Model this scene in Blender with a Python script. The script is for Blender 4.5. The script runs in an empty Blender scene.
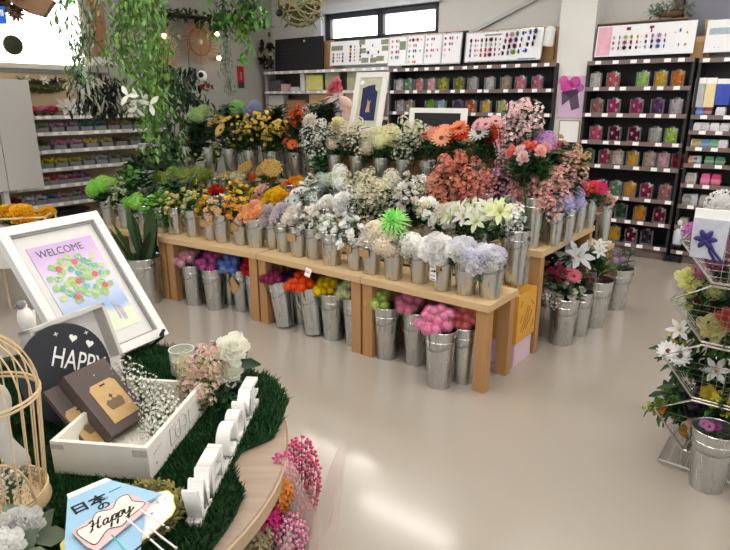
import bpy, math, random
from mathutils import Vector, Matrix, Euler
random.seed(7)
C = bpy.context.scene.collection
PI = math.pi
# ------------------------------------------------------------------ camera and layout helpers
F, PITCH, EYE = 590.0, math.radians(16.5), 1.5
TH = math.radians(-37.8)                       # the shop's walls stand at this angle to the view
RX = Vector((math.cos(TH), math.sin(TH), 0)); VY = Vector((-math.sin(TH), math.cos(TH), 0))

def ray(px, py):
    x = (px-365)/F; y = (275-py)/F
    return Vector((x, math.cos(PITCH)+y*math.sin(PITCH), -math.sin(PITCH)+y*math.cos(PITCH)))
def at_z(px, py, z):
    r = ray(px, py); t = (z-EYE)/r.z
    return Vector((r.x*t, r.y*t, z))
def at_y(px, py, Y):
    r = ray(px, py); t = Y/r.y
    return Vector((r.x*t, Y, EYE+r.z*t))
def on_back(px, py, yl):                        # on an upright plane parallel to the back wall -> (along, height)
    r = ray(px, py); t = yl/r.dot(VY)
    return (r*t).dot(RX), EYE+r.z*t
def on_left(px, py, xl):
    r = ray(px, py); t = xl/r.dot(RX)
    return (r*t).dot(VY), EYE+r.z*t
def L(x, y, z=0.0):
    return RX*x + VY*y + Vector((0, 0, z))
def local(p):
    return p.dot(RX), p.dot(VY)
def proj_x(p):
    z = p.z-EYE
    return 365+F*p.x/(p.y*math.cos(PITCH)-z*math.sin(PITCH))
def row_pos(px, yf, z):                         # the point of a bench row (yf: along -> depth) that is seen at column px
    a, b = -6.0, 0.5
    for _ in range(50):
        m = (a+b)/2
        if proj_x(L(m, yf(m), z)) < px: a = m
        else: b = m
    return L(a, yf(a), z)

# ------------------------------------------------------------------ materials
def lin(c):
    return tuple((v/255/12.92 if v/255 <= .04045 else ((v/255+.055)/1.055)**2.4) for v in c)
_m = {}
def mat(name, rgb, rough=.6, metal=0., var=.0, noise=0., nscale=30., emit=None, bump=0., spec=.4, rgb2=None, trans=0., alpha=1., coat=0., sub=0.):
    k = name
    if k in _m: return _m[k]
    m = bpy.data.materials.new(name); m.use_nodes = True; _m[k] = m
    nt = m.node_tree; b = nt.nodes['Principled BSDF']; N = nt.nodes.new; lk = nt.links.new
    col = lin(rgb)+(1,)
    b.inputs['Base Color'].default_value = col
    b.inputs['Roughness'].default_value = rough; b.inputs['Metallic'].default_value = metal
    b.inputs['Specular IOR Level'].default_value = spec
    b.inputs['Coat Weight'].default_value = coat
    if trans: b.inputs['Transmission Weight'].default_value = trans
    if alpha < 1: b.inputs['Alpha'].default_value = alpha
    out = None
    if noise or rgb2 or bump:
        tc = N('ShaderNodeTexCoord'); nz = N('ShaderNodeTexNoise'); nz.inputs['Scale'].default_value = nscale; nz.inputs['Detail'].default_value = 4
        lk(tc.outputs['Object'], nz.inputs['Vector'])
        if noise or rgb2:
            mx = N('ShaderNodeMix'); mx.data_type = 'RGBA'
            lk(nz.outputs['Fac'], mx.inputs['Factor'])
            c2 = lin(rgb2)+(1,) if rgb2 else tuple(min(1, c*(1+noise)) for c in col[:3])+(1,)
            c1 = col if rgb2 else tuple(c*(1-noise) for c in col[:3])+(1,)
            mx.inputs['A'].default_value = c1; mx.inputs['B'].default_value = c2
            out = mx.outputs['Result']
        if bump:
            bp = N('ShaderNodeBump'); bp.inputs['Strength'].default_value = bump; bp.inputs['Distance'].default_value = .01
            lk(nz.outputs['Fac'], bp.inputs['Height']); lk(bp.outputs['Normal'], b.inputs['Normal'])
    if var:
        oi = N('ShaderNodeObjectInfo'); hs = N('ShaderNodeHueSaturation'); mr = N('ShaderNodeMapRange')
        mr.inputs['To Min'].default_value = 1-var; mr.inputs['To Max'].default_value = 1+var*.6
        lk(oi.outputs['Random'], mr.inputs['Value']); lk(mr.outputs['Result'], hs.inputs['Value'])
        mh = N('ShaderNodeMapRange'); mh.inputs['To Min'].default_value = .5-var*.07; mh.inputs['To Max'].default_value = .5+var*.07
        lk(oi.outputs['Random'], mh.inputs['Value']); lk(mh.outputs['Result'], hs.inputs['Hue'])
        if out: lk(out, hs.inputs['Color'])
        else: hs.inputs['Color'].default_value = col
        out = hs.outputs['Color']
    if out: lk(out, b.inputs['Base Color'])
    if emit:
        b.inputs['Emission Color'].default_value = lin(emit[0])+(1,); b.inputs['Emission Strength'].default_value = emit[1]
    return m
def petal_mat(rgb):
    k = 'petal_%d_%d_%d' % rgb
    if k in _m: return _m[k]
    m = mat(k, rgb, .65, var=.13, spec=.25); nt = m.node_tree
    p = nt.nodes['Principled BSDF']; tl = nt.nodes.new('ShaderNodeBsdfTranslucent'); mx = nt.nodes.new('ShaderNodeMixShader'); mx.inputs[0].default_value = .45
    nt.links.new(p.inputs['Base Color'].links[0].from_socket, tl.inputs['Color'])
    nt.links.new(p.outputs[0], mx.inputs[1]); nt.links.new(tl.outputs[0], mx.inputs[2]); nt.links.new(mx.outputs[0], nt.nodes['Material Output'].inputs['Surface'])
    return m
def wood_mat(name, a, b, sc=(3, 40, 40), rough=.55):
    if name in _m: return _m[name]
    m = mat(name, a, rough); nt = m.node_tree; N = nt.nodes.new; lk = nt.links.new
    tc = N('ShaderNodeTexCoord'); mp = N('ShaderNodeMapping'); mp.inputs['Scale'].default_value = sc
    nz = N('ShaderNodeTexNoise'); nz.inputs['Scale'].default_value = 1; nz.inputs['Detail'].default_value = 6; nz.inputs['Distortion'].default_value = .6
    mx = N('ShaderNodeMix'); mx.data_type = 'RGBA'; mx.inputs['A'].default_value = lin(a)+(1,); mx.inputs['B'].default_value = lin(b)+(1,)
    lk(tc.outputs['Object'], mp.inputs['Vector']); lk(mp.outputs['Vector'], nz.inputs['Vector']); lk(nz.outputs['Fac'], mx.inputs['Factor'])
    lk(mx.outputs['Result'], nt.nodes['Principled BSDF'].inputs['Base Color'])
    return m
M = dict(
    zinc=mat('zinc', (198, 200, 199), .3, 1., noise=.03, nscale=14),
    zinc_dark=mat('zinc_dark', (120, 122, 120), .4, 1., noise=.2, nscale=20),
    pine=wood_mat('pine', (208, 182, 140), (186, 154, 110)),
    pine_v=wood_mat('pine_upright', (186, 144, 98), (160, 116, 74), (40, 40, 3)),
    kraft=mat('kraft', (176, 138, 96), .8, noise=.12, nscale=40),
    black=mat('black_laminate', (38, 37, 38), .5),
    black_metal=mat('black_metal', (22, 22, 24), .4),
    edge=mat('shelf_edge', (120, 104, 100), .5),
    white=mat('white_paint', (232, 231, 228), .45),
    offwhite=mat('offwhite_paint', (222, 218, 210), .55, noise=.05, nscale=18),
    paper=mat('white_paper', (240, 240, 240), .7),
    board=mat('white_board', (236, 236, 240), .35),
    leaf=mat('leaf', (46, 84, 40), .5, var=.35, spec=.4),
    leaf_dark=mat('leaf_dark', (30, 54, 32), .5, var=.3),
    leaf_light=mat('leaf_light', (92, 138, 62), .5, var=.35),
    leaf_bright=mat('leaf_bright', (112, 168, 70), .5, var=.4),
    leaf_grey=mat('leaf_grey', (128, 142, 118), .6, var=.3),
    leaf_silver=mat('leaf_silver', (196, 200, 186), .7, var=.15),
    leaf_black=mat('leaf_black', (30, 40, 34), .5, var=.3),
    stem=mat('stem_green', (58, 84, 40), .6), twig=mat('twig', (96, 76, 52), .8),
    rattan=mat('rattan', (214, 188, 148), .6, noise=.1, nscale=60),
    wire=mat('chrome_wire', (190, 186, 178), .35, .9),
    ink=mat('black_ink', (24, 24, 28), .7), navy=mat('navy', (36, 44, 86), .7, noise=.2, nscale=40),
    plastic=mat('clear_tray', (150, 150, 152), .25, alpha=.55), tray=mat('smoked_tray', (58, 56, 58), .3),
    gold=mat('gold_paper', (190, 156, 104), .5, noise=.15, nscale=50), taupe=mat('taupe_card', (92, 80, 78), .8, noise=.06, nscale=60),
    glass=mat('clear_glass', (235, 240, 238), .05, trans=.9, alpha=.6), film=mat('clear_film', (236, 232, 232), .12, alpha=.22, spec=.6),
)
_z = M['zinc'].node_tree; _n = [n for n in _z.nodes if n.type == 'TEX_NOISE'][0]; _tc = [n for n in _z.nodes if n.type == 'TEX_COORD'][0]
_mp = _z.nodes.new('ShaderNodeMapping'); _mp.inputs['Scale'].default_value = (4, 4, .25); _z.links.new(_tc.outputs['Object'], _mp.inputs['Vector']); _z.links.new(_mp.outputs['Vector'], _n.inputs['Vector'])
_mr = _z.nodes.new('ShaderNodeMapRange'); _mr.inputs['To Min'].default_value = .24; _mr.inputs['To Max'].default_value = .32; _z.links.new(_n.outputs['Fac'], _mr.inputs['Value']); _z.links.new(_mr.outputs['Result'], _z.nodes['Principled BSDF'].inputs['Roughness'])
# ------------------------------------------------------------------ mesh builder
class MB:
    def __init__(s): s.v = []; s.f = []
    def add(s, vs, fs, mx=None):
        n = len(s.v)
        s.v += [tuple(mx @ Vector(v)) if mx else tuple(v) for v in vs]
        s.f += [tuple(i+n for i in f) for f in fs]
        return s
    def box(s, x0, x1, y0, y1, z0, z1, mx=None, b=0.):
        return s.add([(x0,y0,z0),(x1,y0,z0),(x1,y1,z0),(x0,y1,z0),(x0,y0,z1),(x1,y0,z1),(x1,y1,z1),(x0,y1,z1)],
                     [(0,3,2,1),(4,5,6,7),(0,1,5,4),(1,2,6,5),(2,3,7,6),(3,0,4,7)], mx)
    def lathe(s, prof, n=20, mx=None, cap=True):
        vs = []; fs = []
        for r, z in prof:
            for i in range(n):
                a = 2*PI*i/n; vs.append((r*math.cos(a), r*math.sin(a), z))
        for k in range(len(prof)-1):
            for i in range(n):
                j = (i+1) % n
                fs.append((k*n+i, k*n+j, (k+1)*n+j, (k+1)*n+i))
        if cap:
            fs.append(tuple(range(n-1, -1, -1))); fs.append(tuple((len(prof)-1)*n+i for i in range(n)))
        return s.add(vs, fs, mx)
    def tube(s, pts, r, n=6, closed=False, mx=None):
        pts = [Vector(p) for p in pts]; vs = []; fs = []; K = len(pts)
        rr = r if isinstance(r, (list, tuple)) else [r]*K
        up = Vector((.13, .21, .97))
        for k in range(K):
            a = pts[(k-1) % K] if closed or k > 0 else pts[k]; b = pts[(k+1) % K] if closed or k < K-1 else pts[k]
            t = (b-a).normalized()
            x = t.cross(up)
            if x.length < .05: x = t.cross(Vector((1, 0, 0)))
            x.normalize(); y = t.cross(x)
            for i in range(n):
                an = 2*PI*i/n; vs.append(pts[k]+(x*math.cos(an)+y*math.sin(an))*rr[k])
        for k in range(K if closed else K-1):
            for i in range(n):
                j = (i+1) % n; k2 = (k+1) % K
                fs.append((k*n+i, k*n+j, k2*n+j, k2*n+i))
        if not closed:
            fs.append(tuple(range(n-1, -1, -1))); fs.append(tuple((K-1)*n+i for i in range(n)))
        return s.add(vs, fs, mx)
    def ball(s, c, r, nu=10, nv=6, sc=(1,1,1), mx=None):
        vs = []; fs = []
        for j in range(nv+1):
            ph = PI*j/nv
            for i in range(nu):
                a = 2*PI*i/nu
                vs.append((c[0]+r*sc[0]*math.sin(ph)*math.cos(a), c[1]+r*sc[1]*math.sin(ph)*math.sin(a), c[2]+r*sc[2]*math.cos(ph)))
        for j in range(nv):
            for i in range(nu):
                k = (i+1) % nu
                fs.append((j*nu+i, (j+1)*nu+i, (j+1)*nu+k, j*nu+k))
        return s.add(vs, fs, mx)
    def petal(s, mx, l, w, cup=.2, tip=.35, base=.25, rows=3, curl=0.):
        vs = []; fs = []
        for k in range(rows+1):
            t = k/rows
            ww = w*(base+(1-base)*math.sin(PI*min(1, t*.62+.0))) if t < .8 else w*(tip+(1-tip)*(1-t)/.2*.6)
            z = cup*l*t*t + curl*l*math.sin(PI*t)
            for u in (-1, 0, 1): vs.append((l*t, u*ww*.5, z+abs(u)*w*.12))
        for k in range(rows):
            for u in (0, 1):
                a = k*3+u; fs.append((a, a+1, a+4, a+3))
        return s.add(vs, fs, mx)
    def prism(s, pts, z0, z1, mx=None):
        n = len(pts)
        return s.add([(x, y, z0) for x, y in pts]+[(x, y, z1) for x, y in pts],
                     [tuple(range(n-1, -1, -1)), tuple(range(n, 2*n))]+[(i, (i+1) % n, n+(i+1) % n, n+i) for i in range(n)], mx)
    def mesh(s, name, smooth=True):
        me = bpy.data.meshes.new(name); me.from_pydata(s.v, [], s.f)
        if smooth:
            me.polygons.foreach_set('use_smooth', [True]*len(me.polygons))
            try: me.set_sharp_from_angle(angle=math.radians(40))
            except Exception: pass
        me.update(); return me
_mm = {}
def with_mat(me, m):
    k = (me.name, m.name)
    if k not in _mm:
        c = me.copy() if me.materials else me
        c.materials.clear(); c.materials.append(m); _mm[k] = c
        if c is me: _mm[(me.name, m.name)] = me
    return _mm[k]
def ob(name, me, m, parent=None, loc=(0,0,0), rot=(0,0,0), sc=(1,1,1)):
    if isinstance(me, MB): me = me.mesh(name)
    base = me
    if m is not None: me = with_mat(base, m)
    o = bpy.data.objects.new(name, me); C.objects.link(o); o.parent = parent
    o.location = loc; o.rotation_euler = rot; o.scale = sc if isinstance(sc, (tuple, list, Vector)) else (sc,)*3
    return o
def tag(o, label, cat, group=None):
    o['label'] = label; o['category'] = cat
    if group: o['group'] = group
    return o
def thing(name, label, cat, loc=(0,0,0), rotz=0., group=None, rot=None):
    o = bpy.data.objects.new(name, None); C.objects.link(o); o.empty_display_size = .05
    o.location = loc; o.rotation_euler = rot if rot else (0, 0, rotz)
    return tag(o, label, cat, group)
def struct(name, mb, m, parent=None, **k):
    o = ob(name, mb, m, parent, **k)
    if parent is None: o['kind'] = 'structure'
    return o
def rotm(axis, a): return Matrix.Rotation(a, 4, axis)
def tr(x, y, z): return Matrix.Translation((x, y, z))
def fibo(n, i):
    z = 1-2*(i+.5)/n; a = i*2.39996; r = math.sqrt(max(0, 1-z*z))
    return Vector((r*math.cos(a), r*math.sin(a), z))
def aim(d):                                     # matrix that turns +Z to d
    return Vector((0, 0, 1)).rotation_difference(Vector(d).normalized()).to_matrix().to_4x4()
def text_mesh(body, size, depth=.0006, font=None, shear=0., align='CENTER', bold=0.):
    cu = bpy.data.curves.new('lettering', 'FONT'); cu.body = body; cu.size = size; cu.extrude = depth; cu.align_x = align; cu.align_y = 'CENTER'; cu.shear = shear
    cu.resolution_u = 4; cu.offset = bold*size
    o = bpy.data.objects.new('lettering', cu); C.objects.link(o)
    dg = bpy.context.evaluated_depsgraph_get(); dg.update()
    me = bpy.data.meshes.new_from_object(o.evaluated_get(dg)); bpy.data.objects.remove(o)
    return me
# ------------------------------------------------------------------ camera, light, world
cam = bpy.data.cameras.new('camera'); cam.sensor_fit = 'HORIZONTAL'; cam.sensor_width = 36; cam.lens = 36*F/730; cam.clip_start = .02
co = bpy.data.objects.new('camera', cam); C.objects.link(co); co.location = (0, 0, EYE); co.rotation_euler = (PI/2-PITCH, 0, 0)
bpy.context.scene.camera = co
sc = bpy.context.scene
sc.view_settings.view_transform = 'Standard'; sc.view_settings.look = 'None'; sc.view_settings.gamma = 1; sc.view_settings.exposure = 1.0
sc.view_settings.use_curve_mapping = False
w = bpy.data.worlds.new('world'); sc.world = w; w.use_nodes = True
w.node_tree.nodes['Background'].inputs[0].default_value = (1, .98, .95, 1); w.node_tree.nodes['Background'].inputs[1].default_value = .56

# ------------------------------------------------------------------ room
WALL_Y, WALL_X, CEIL = 6.5, -6.75, 3.0
floor_m = mat('floor_vinyl', (163, 154, 143), .2, noise=.035, nscale=1.6, bump=.02, spec=.5, coat=.25)
b = floor_m.node_tree.nodes['Principled BSDF']; b.inputs['Coat Roughness'].default_value = .1
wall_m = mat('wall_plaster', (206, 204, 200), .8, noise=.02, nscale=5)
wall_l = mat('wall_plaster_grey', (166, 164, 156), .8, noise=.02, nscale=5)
struct('floor', MB().box(-8, 3.5, -2.2, 7, -.05, 0), floor_m, rot=(0, 0, TH))
struct('ceiling', MB().box(-8, 3.5, -2.2, 7, CEIL, CEIL+.05), mat('ceiling_white', (225, 225, 222), .9), rot=(0, 0, TH))
# back wall with a window opening
wx0, wz0 = on_back(326, 41, WALL_Y); wx1, wz1 = on_back(438, 37, WALL_Y); wt = on_back(438, 2, WALL_Y)[1]
wz0 = (wz0+wz1)/2
bw = MB().box(WALL_X, wx0, WALL_Y, WALL_Y+.1, 0, CEIL).box(wx1, 3.5, WALL_Y, WALL_Y+.1, 0, CEIL).box(wx0, wx1, WALL_Y, WALL_Y+.1, 0, wz0).box(wx0, wx1, WALL_Y, WALL_Y+.1, wt, CEIL)
struct('wall_back', bw, wall_m, rot=(0, 0, TH))
day = mat('daylight_pane', (240, 245, 250), .3, emit=((250, 252, 255), 2.6))
dark = mat('window_frame_dark', (46, 46, 50), .5)
wn = MB()
xm = on_back(381, 20, WALL_Y)[0]
win = struct('window_1', MB().box(wx0, wx1, WALL_Y+.06, WALL_Y+.075, wz0, wt), day, rot=(0, 0, TH))
fr = MB().box(wx0, wx0+.09, WALL_Y-.01, WALL_Y+.05, wz0, wt).box(wx1-.04, wx1, WALL_Y-.01, WALL_Y+.05, wz0, wt).box(wx0, wx1, WALL_Y-.01, WALL_Y+.05, wz0, wz0+.05).box(wx0, wx1, WALL_Y-.01, WALL_Y+.05, wt-.07, wt).box(xm-.05, xm+.04, WALL_Y-.01, WALL_Y+.05, wz0, wt)
ob('window_frame', fr, dark, win)
ob('window_head', MB().box(wx0-.12, wx1+.05, WALL_Y-.1, WALL_Y, wt, wt+.1).box(wx0-.12, wx0, WALL_Y-.1, WALL_Y, wz0-.1, wt), mat('window_trim_white', (205, 208, 214), .5), win)
# left wall with a long bright window
ly0 = 1.0; ly1 = on_left(86, 60, WALL_X)[0]; lz0 = on_left(40, 66, WALL_X)[1]; lz1 = 2.75
lw = MB().box(WALL_X-.1, WALL_X, -2.2, ly0, 0, CEIL).box(WALL_X-.1, WALL_X, ly1, WALL_Y, 0, CEIL).box(WALL_X-.1, WALL_X, ly0, ly1, 0, lz0).box(WALL_X-.1, WALL_X, ly0, ly1, lz1, CEIL)
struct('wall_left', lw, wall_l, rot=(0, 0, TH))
win2 = struct('window_2', MB().box(WALL_X-.06, WALL_X-.05, ly0, ly1, lz0, lz1), day, rot=(0, 0, TH))
ob('window_frame', MB().box(WALL_X-.05, WALL_X+.02, ly0, ly1, lz0-.03, lz0+.02).box(WALL_X-.05, WALL_X+.01, ly1-.02, ly1+.03, lz0, lz1).box(WALL_X-.05, WALL_X+.01, ly0, ly1, lz1-.03, lz1+.03), mat('window_trim_cream', (226, 218, 204), .6), win2)
# pillar between the two black racks, sloping strip on the wall
px0 = on_back(556, 60, 6.2)[0]; px1 = on_back(587, 60, 6.2)[0]
struct('wall_pillar', MB().box(px0, px1+.04, 6.22, WALL_Y, 0, CEIL), mat('pillar_plaster', (222, 221, 218), .8), rot=(0, 0, TH))
a = on_back(472, 31, WALL_Y); c = on_back(545, -8, WALL_Y)
struct('beam_shadow_edge', MB().prism([(a[0], a[1]), (a[0]+.06, a[1]-.02), (c[0]+.05, c[1]-.03), (c[0], c[1])], 0, .05, mx=tr(0, WALL_Y, 0) @ rotm('X', PI/2)), mat('shadow_edge_grey', (190, 190, 188), .6), rot=(0, 0, TH))  # grey strip added in place of a beam's shadow edge
x0 = on_back(684, 20, 6.45)[0]
struct('wall_panel', MB().box(x0, x0+1.6, 6.42, WALL_Y, 1.9, CEIL), mat('panel_bluegrey', (128, 130, 142), .6), rot=(0, 0, TH))
x0 = on_back(675, 10, 6.4)[0]
struct('trim_2', MB().box(x0-.02, x0+.06, 6.4, WALL_Y, 1.9, CEIL), mat('trim_mahogany', (92, 62, 58), .5), rot=(0, 0, TH))
# fluorescent ceiling fixtures, unseen above the view, laid out to light the shop
lamp = mat('lamp_diffuser', (255, 250, 242), .5, emit=((255, 249, 242), 11.0))
_g = local(at_z(338, 452, -CEIL))
spots = [_g, (-3.0, 4.6), (-1.2, 4.6), (-3.6, 1.6), (-2.2, 2.2), (-1.0, 2.3), (.2, 3.2), (-2.6, .4), (-.4, .8), (1.6, 1.6), (.6, 5.2)]
for i, (x, y) in enumerate(spots):
    t = thing('ceiling_light', 'long white fluorescent ceiling light above the shop floor', 'ceiling light', L(x, y, CEIL), TH, 'fluorescent ceiling lights')
    ob('housing', MB().box(-.62, .62, -.12, .12, -.05, 0), M['white'], t)
    ob('diffuser', MB().box(-.6, .6, -.1, .1, -.07, -.05), lamp, t)
# ------------------------------------------------------------------ flower prototypes (unit size: head radius 1, facing +Z)
def P_pompom():
    m = MB().ball((0, 0, 0), .66, 12, 8)
    for i in range(170):
        d = fibo(170, i); m.petal(aim(d) @ tr(0, 0, .6) @ rotm('Z', i*1.1) @ rotm('Y', -PI/2+.3), .42, .15, .15, rows=1)
    return m
def ruffle(m, mx, l, w, curl, wave, ph, rows=3, nu=4):
    vs = []; fs = []
    for k in range(rows+1):
        t = k/rows; ww = w*(.35+.65*math.sin(PI*.5*min(1, t*1.25)))*(1-.28*t**6)
        for i in range(nu+1):
            u = -1+2*i/nu
            vs.append((l*t*(1-.12*u*u*t), u*ww*.5, l*(-.35*curl*math.sin(PI*t)+curl*.5*t*t)+wave*l*t*t*math.sin(5.2*u+ph)+.10*w*u*u))
    for k in range(rows):
        for i in range(nu):
            a = k*(nu+1)+i; fs.append((a, a+1, a+nu+2, a+nu+1))
    m.add(vs, fs, mx)
def P_ruffled(n=26, wave=.09, seed=1, spread=.24):
    m = MB().ball((0, 0, .0), .3, 8, 6); rr = random.Random(seed)
    for i in range(n):
        t = i/(n-1); a = i*2.39996+rr.uniform(-.15, .15)
        tilt = math.radians(84-80*t**.85+rr.uniform(-7, 7))
        ruffle(m, rotm('Z', a) @ tr(.04+spread*t, 0, .02-.22*t) @ rotm('Y', -tilt), .5+.34*t+rr.uniform(-.05, .05), .44+.3*t, .3, wave, rr.uniform(0, 6))
    return m
def P_rose(n=(4, 5, 6, 7), flat=.25):
    m = MB().ball((0, 0, .1), .36, 8, 6, (1, 1, 1.1))
    for k, q in enumerate(n):
        t = k/(len(n)-1)
        for i in range(q):
            a = 2*PI*(i+.5*(k % 2)+.13*k)/q
            tilt = math.radians(72-62*t)
            m.petal(rotm('Z', a) @ tr(.1+.1*t, 0, .1-.3*t) @ rotm('Y', -tilt), .52+.42*t, .62+.3*t, .5-.2*t, .75, .5, 3, .08)
    return m
def P_daisy(n=15, rings=2):
    m = MB()
    for k in range(rings):
        for i in range(n):
            a = 2*PI*(i+.5*k)/n
            m.petal(rotm('Z', a) @ tr(.18, 0, .05*k) @ rotm('Y', -.12-.16*k), .82-.14*k, .26, .08, .55, .5, 2)
    return m
def P_center(): return MB().ball((0, 0, .06), .24, 10, 6, (1, 1, .55))
def P_mum(n=13, rings=5):
    m = MB()
    for k in range(rings):
        q = max(5, n-2*k)
        for i in range(q):
            a = 2*PI*(i+.5*(k % 2))/q
            m.petal(rotm('Z', a) @ tr(.05, 0, .04*k) @ rotm('Y', -.05-.29*k), .95-.1*k, .24, .3, .5, .5, 2)
    return m
def P_spider(): 
    m = MB()
    for k in range(6):
        for i in range(14):
            a = 2*PI*(i+.5*(k % 2))/14
            m.petal(rotm('Z', a) @ tr(.05, 0, .03*k) @ rotm('Y', .25-.3*k), 1.0-.08*k, .13, -.3+.1*k, .4, .6, 3)
    return m
def floret(m, mx, s, q=4):
    for i in range(q):
        m.petal(mx @ rotm('Z', 2*PI*i/q) @ rotm('Y', -.25), s, s*.85, .1, .7, .35, 1)
def P_hydrangea(n=48):
    m = MB().ball((0, 0, -.05), .72, 10, 7)
    for i in range(n):
        d = fibo(n, i)
        if d.z < -.65: continue
        floret(m, aim(d) @ tr(0, 0, .82) @ rotm('Z', i*1.7), .25)
    return m
def P_lily():
    m = MB()
    for i in range(6):
        m.petal(rotm('Z', 2*PI*i/6) @ rotm('Y', -.95 if i % 2 else -.8), 1.15, .5, -.5, .3, .35, 4, .05)
    return m
def P_stamens():
    m = MB()
    for i in range(6):
        a = 2*PI*i/6; m.tube([(0, 0, 0), (.12*math.cos(a), .12*math.sin(a), .4), (.25*math.cos(a), .25*math.sin(a), .7)], .018, 4)
    return m
def P_cluster(n=13, s=.3):                      # a loose cluster of five-petal blossoms
    m = MB(); r = random.Random(3)
    for i in range(n):
        d = fibo(n, i); q = d*(.45+.45*r.random())
        floret(m, tr(*q) @ aim(d+Vector((0, 0, .4))) @ rotm('Z', i), s, 5)
    return m
def P_bud():
    m = MB().ball((0, 0, 0), .7, 10, 7, (1, 1, .95))
    for k in range(2):
        for i in range(5):
            m.petal(rotm('Z', 2*PI*(i+.5*k)/5) @ tr(.42, 0, -.55) @ rotm('Y', -1.25+.2*k), 1.0, .8, .4, .6, .5, 3, -.15)
    return m
def P_foliage(n=10, l=.07, w=.036):
    m = MB(); r = random.Random(5)
    for i in range(n):
        z = -.075*i/n; a = i*2.4
        m.petal(tr(0, 0, z) @ rotm('Z', a) @ tr(.004, 0, 0) @ rotm('Y', -.95+.6*r.random()), l*(.7+.5*r.random()), w, -.3, .2, .3, 3)
    return m
def P_gyp(n=46):
    m = MB(); r = random.Random(9)
    for i in range(n):
        d = fibo(n, i); q = d*(.55+.45*r.random())
        floret(m, tr(*q) @ aim(d), .11, 5); floret(m, tr(*(q*1.01)) @ aim(d), .08, 4)
    return m
def P_gyp_twig(n=24):
    m = MB(); r = random.Random(9)
    for i in range(n):
        d = fibo(n, i); m.tube([(0, 0, -.9), tuple(d*.4+Vector((0, 0, -.15))), tuple(d*.8)], .012, 3)
    return m
def P_yarrow():
    m = MB().ball((0, 0, -.1), .9, 14, 6, (1, 1, .3)); r = random.Random(2)
    for i in range(60):
        a = i*2.4; q = math.sqrt(i/60)*.95
        m.ball((q*math.cos(a), q*math.sin(a), .14*(1-q*q)+.05), .13, 5, 3)
    return m
P = {k: f().mesh(k, True) for k, f in dict(pompom=P_pompom, rose=P_rose, daisy=P_daisy, flower_center=P_center, mum=P_mum, spider=P_spider, hydrangea=P_hydrangea, lily=P_lily,
     stamens=P_stamens, cluster=P_cluster, bud=P_bud, foliage=P_foliage, gyp=P_gyp, gyp_twig=P_gyp_twig, yarrow=P_yarrow).items()}
P['leaf'] = MB().petal(Matrix.Identity(4), 1, .5, -.25, .2, .3, 5, .05).mesh('leaf')
P['peony'] = P_ruffled(34, .12, 2).mesh('peony'); P['rose'] = P_ruffled(22, .05, 4).mesh('rose')
P['small_rose'] = P_ruffled(12, .05, 5).mesh('small_rose')
P['carnation'] = P_ruffled(46, .22, 7, .2).mesh('carnation')
P['stem'] = MB().tube([(0, 0, 0), (.0, 0, .5), (0, 0, 1)], 1, 6).mesh('stem')      # radius 1, length 1
BLADE = MB()
for _i in range(7):
    _a = _i*2.4
    BLADE.petal(rotm('Z', _a) @ tr(.01, 0, 0) @ rotm('Y', -1.35+.07*_i), .34+.03*(_i % 3), .055, -.06, .15, .7, 5)
P['sword_leaf'] = BLADE.mesh('sword_leaf')

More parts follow.
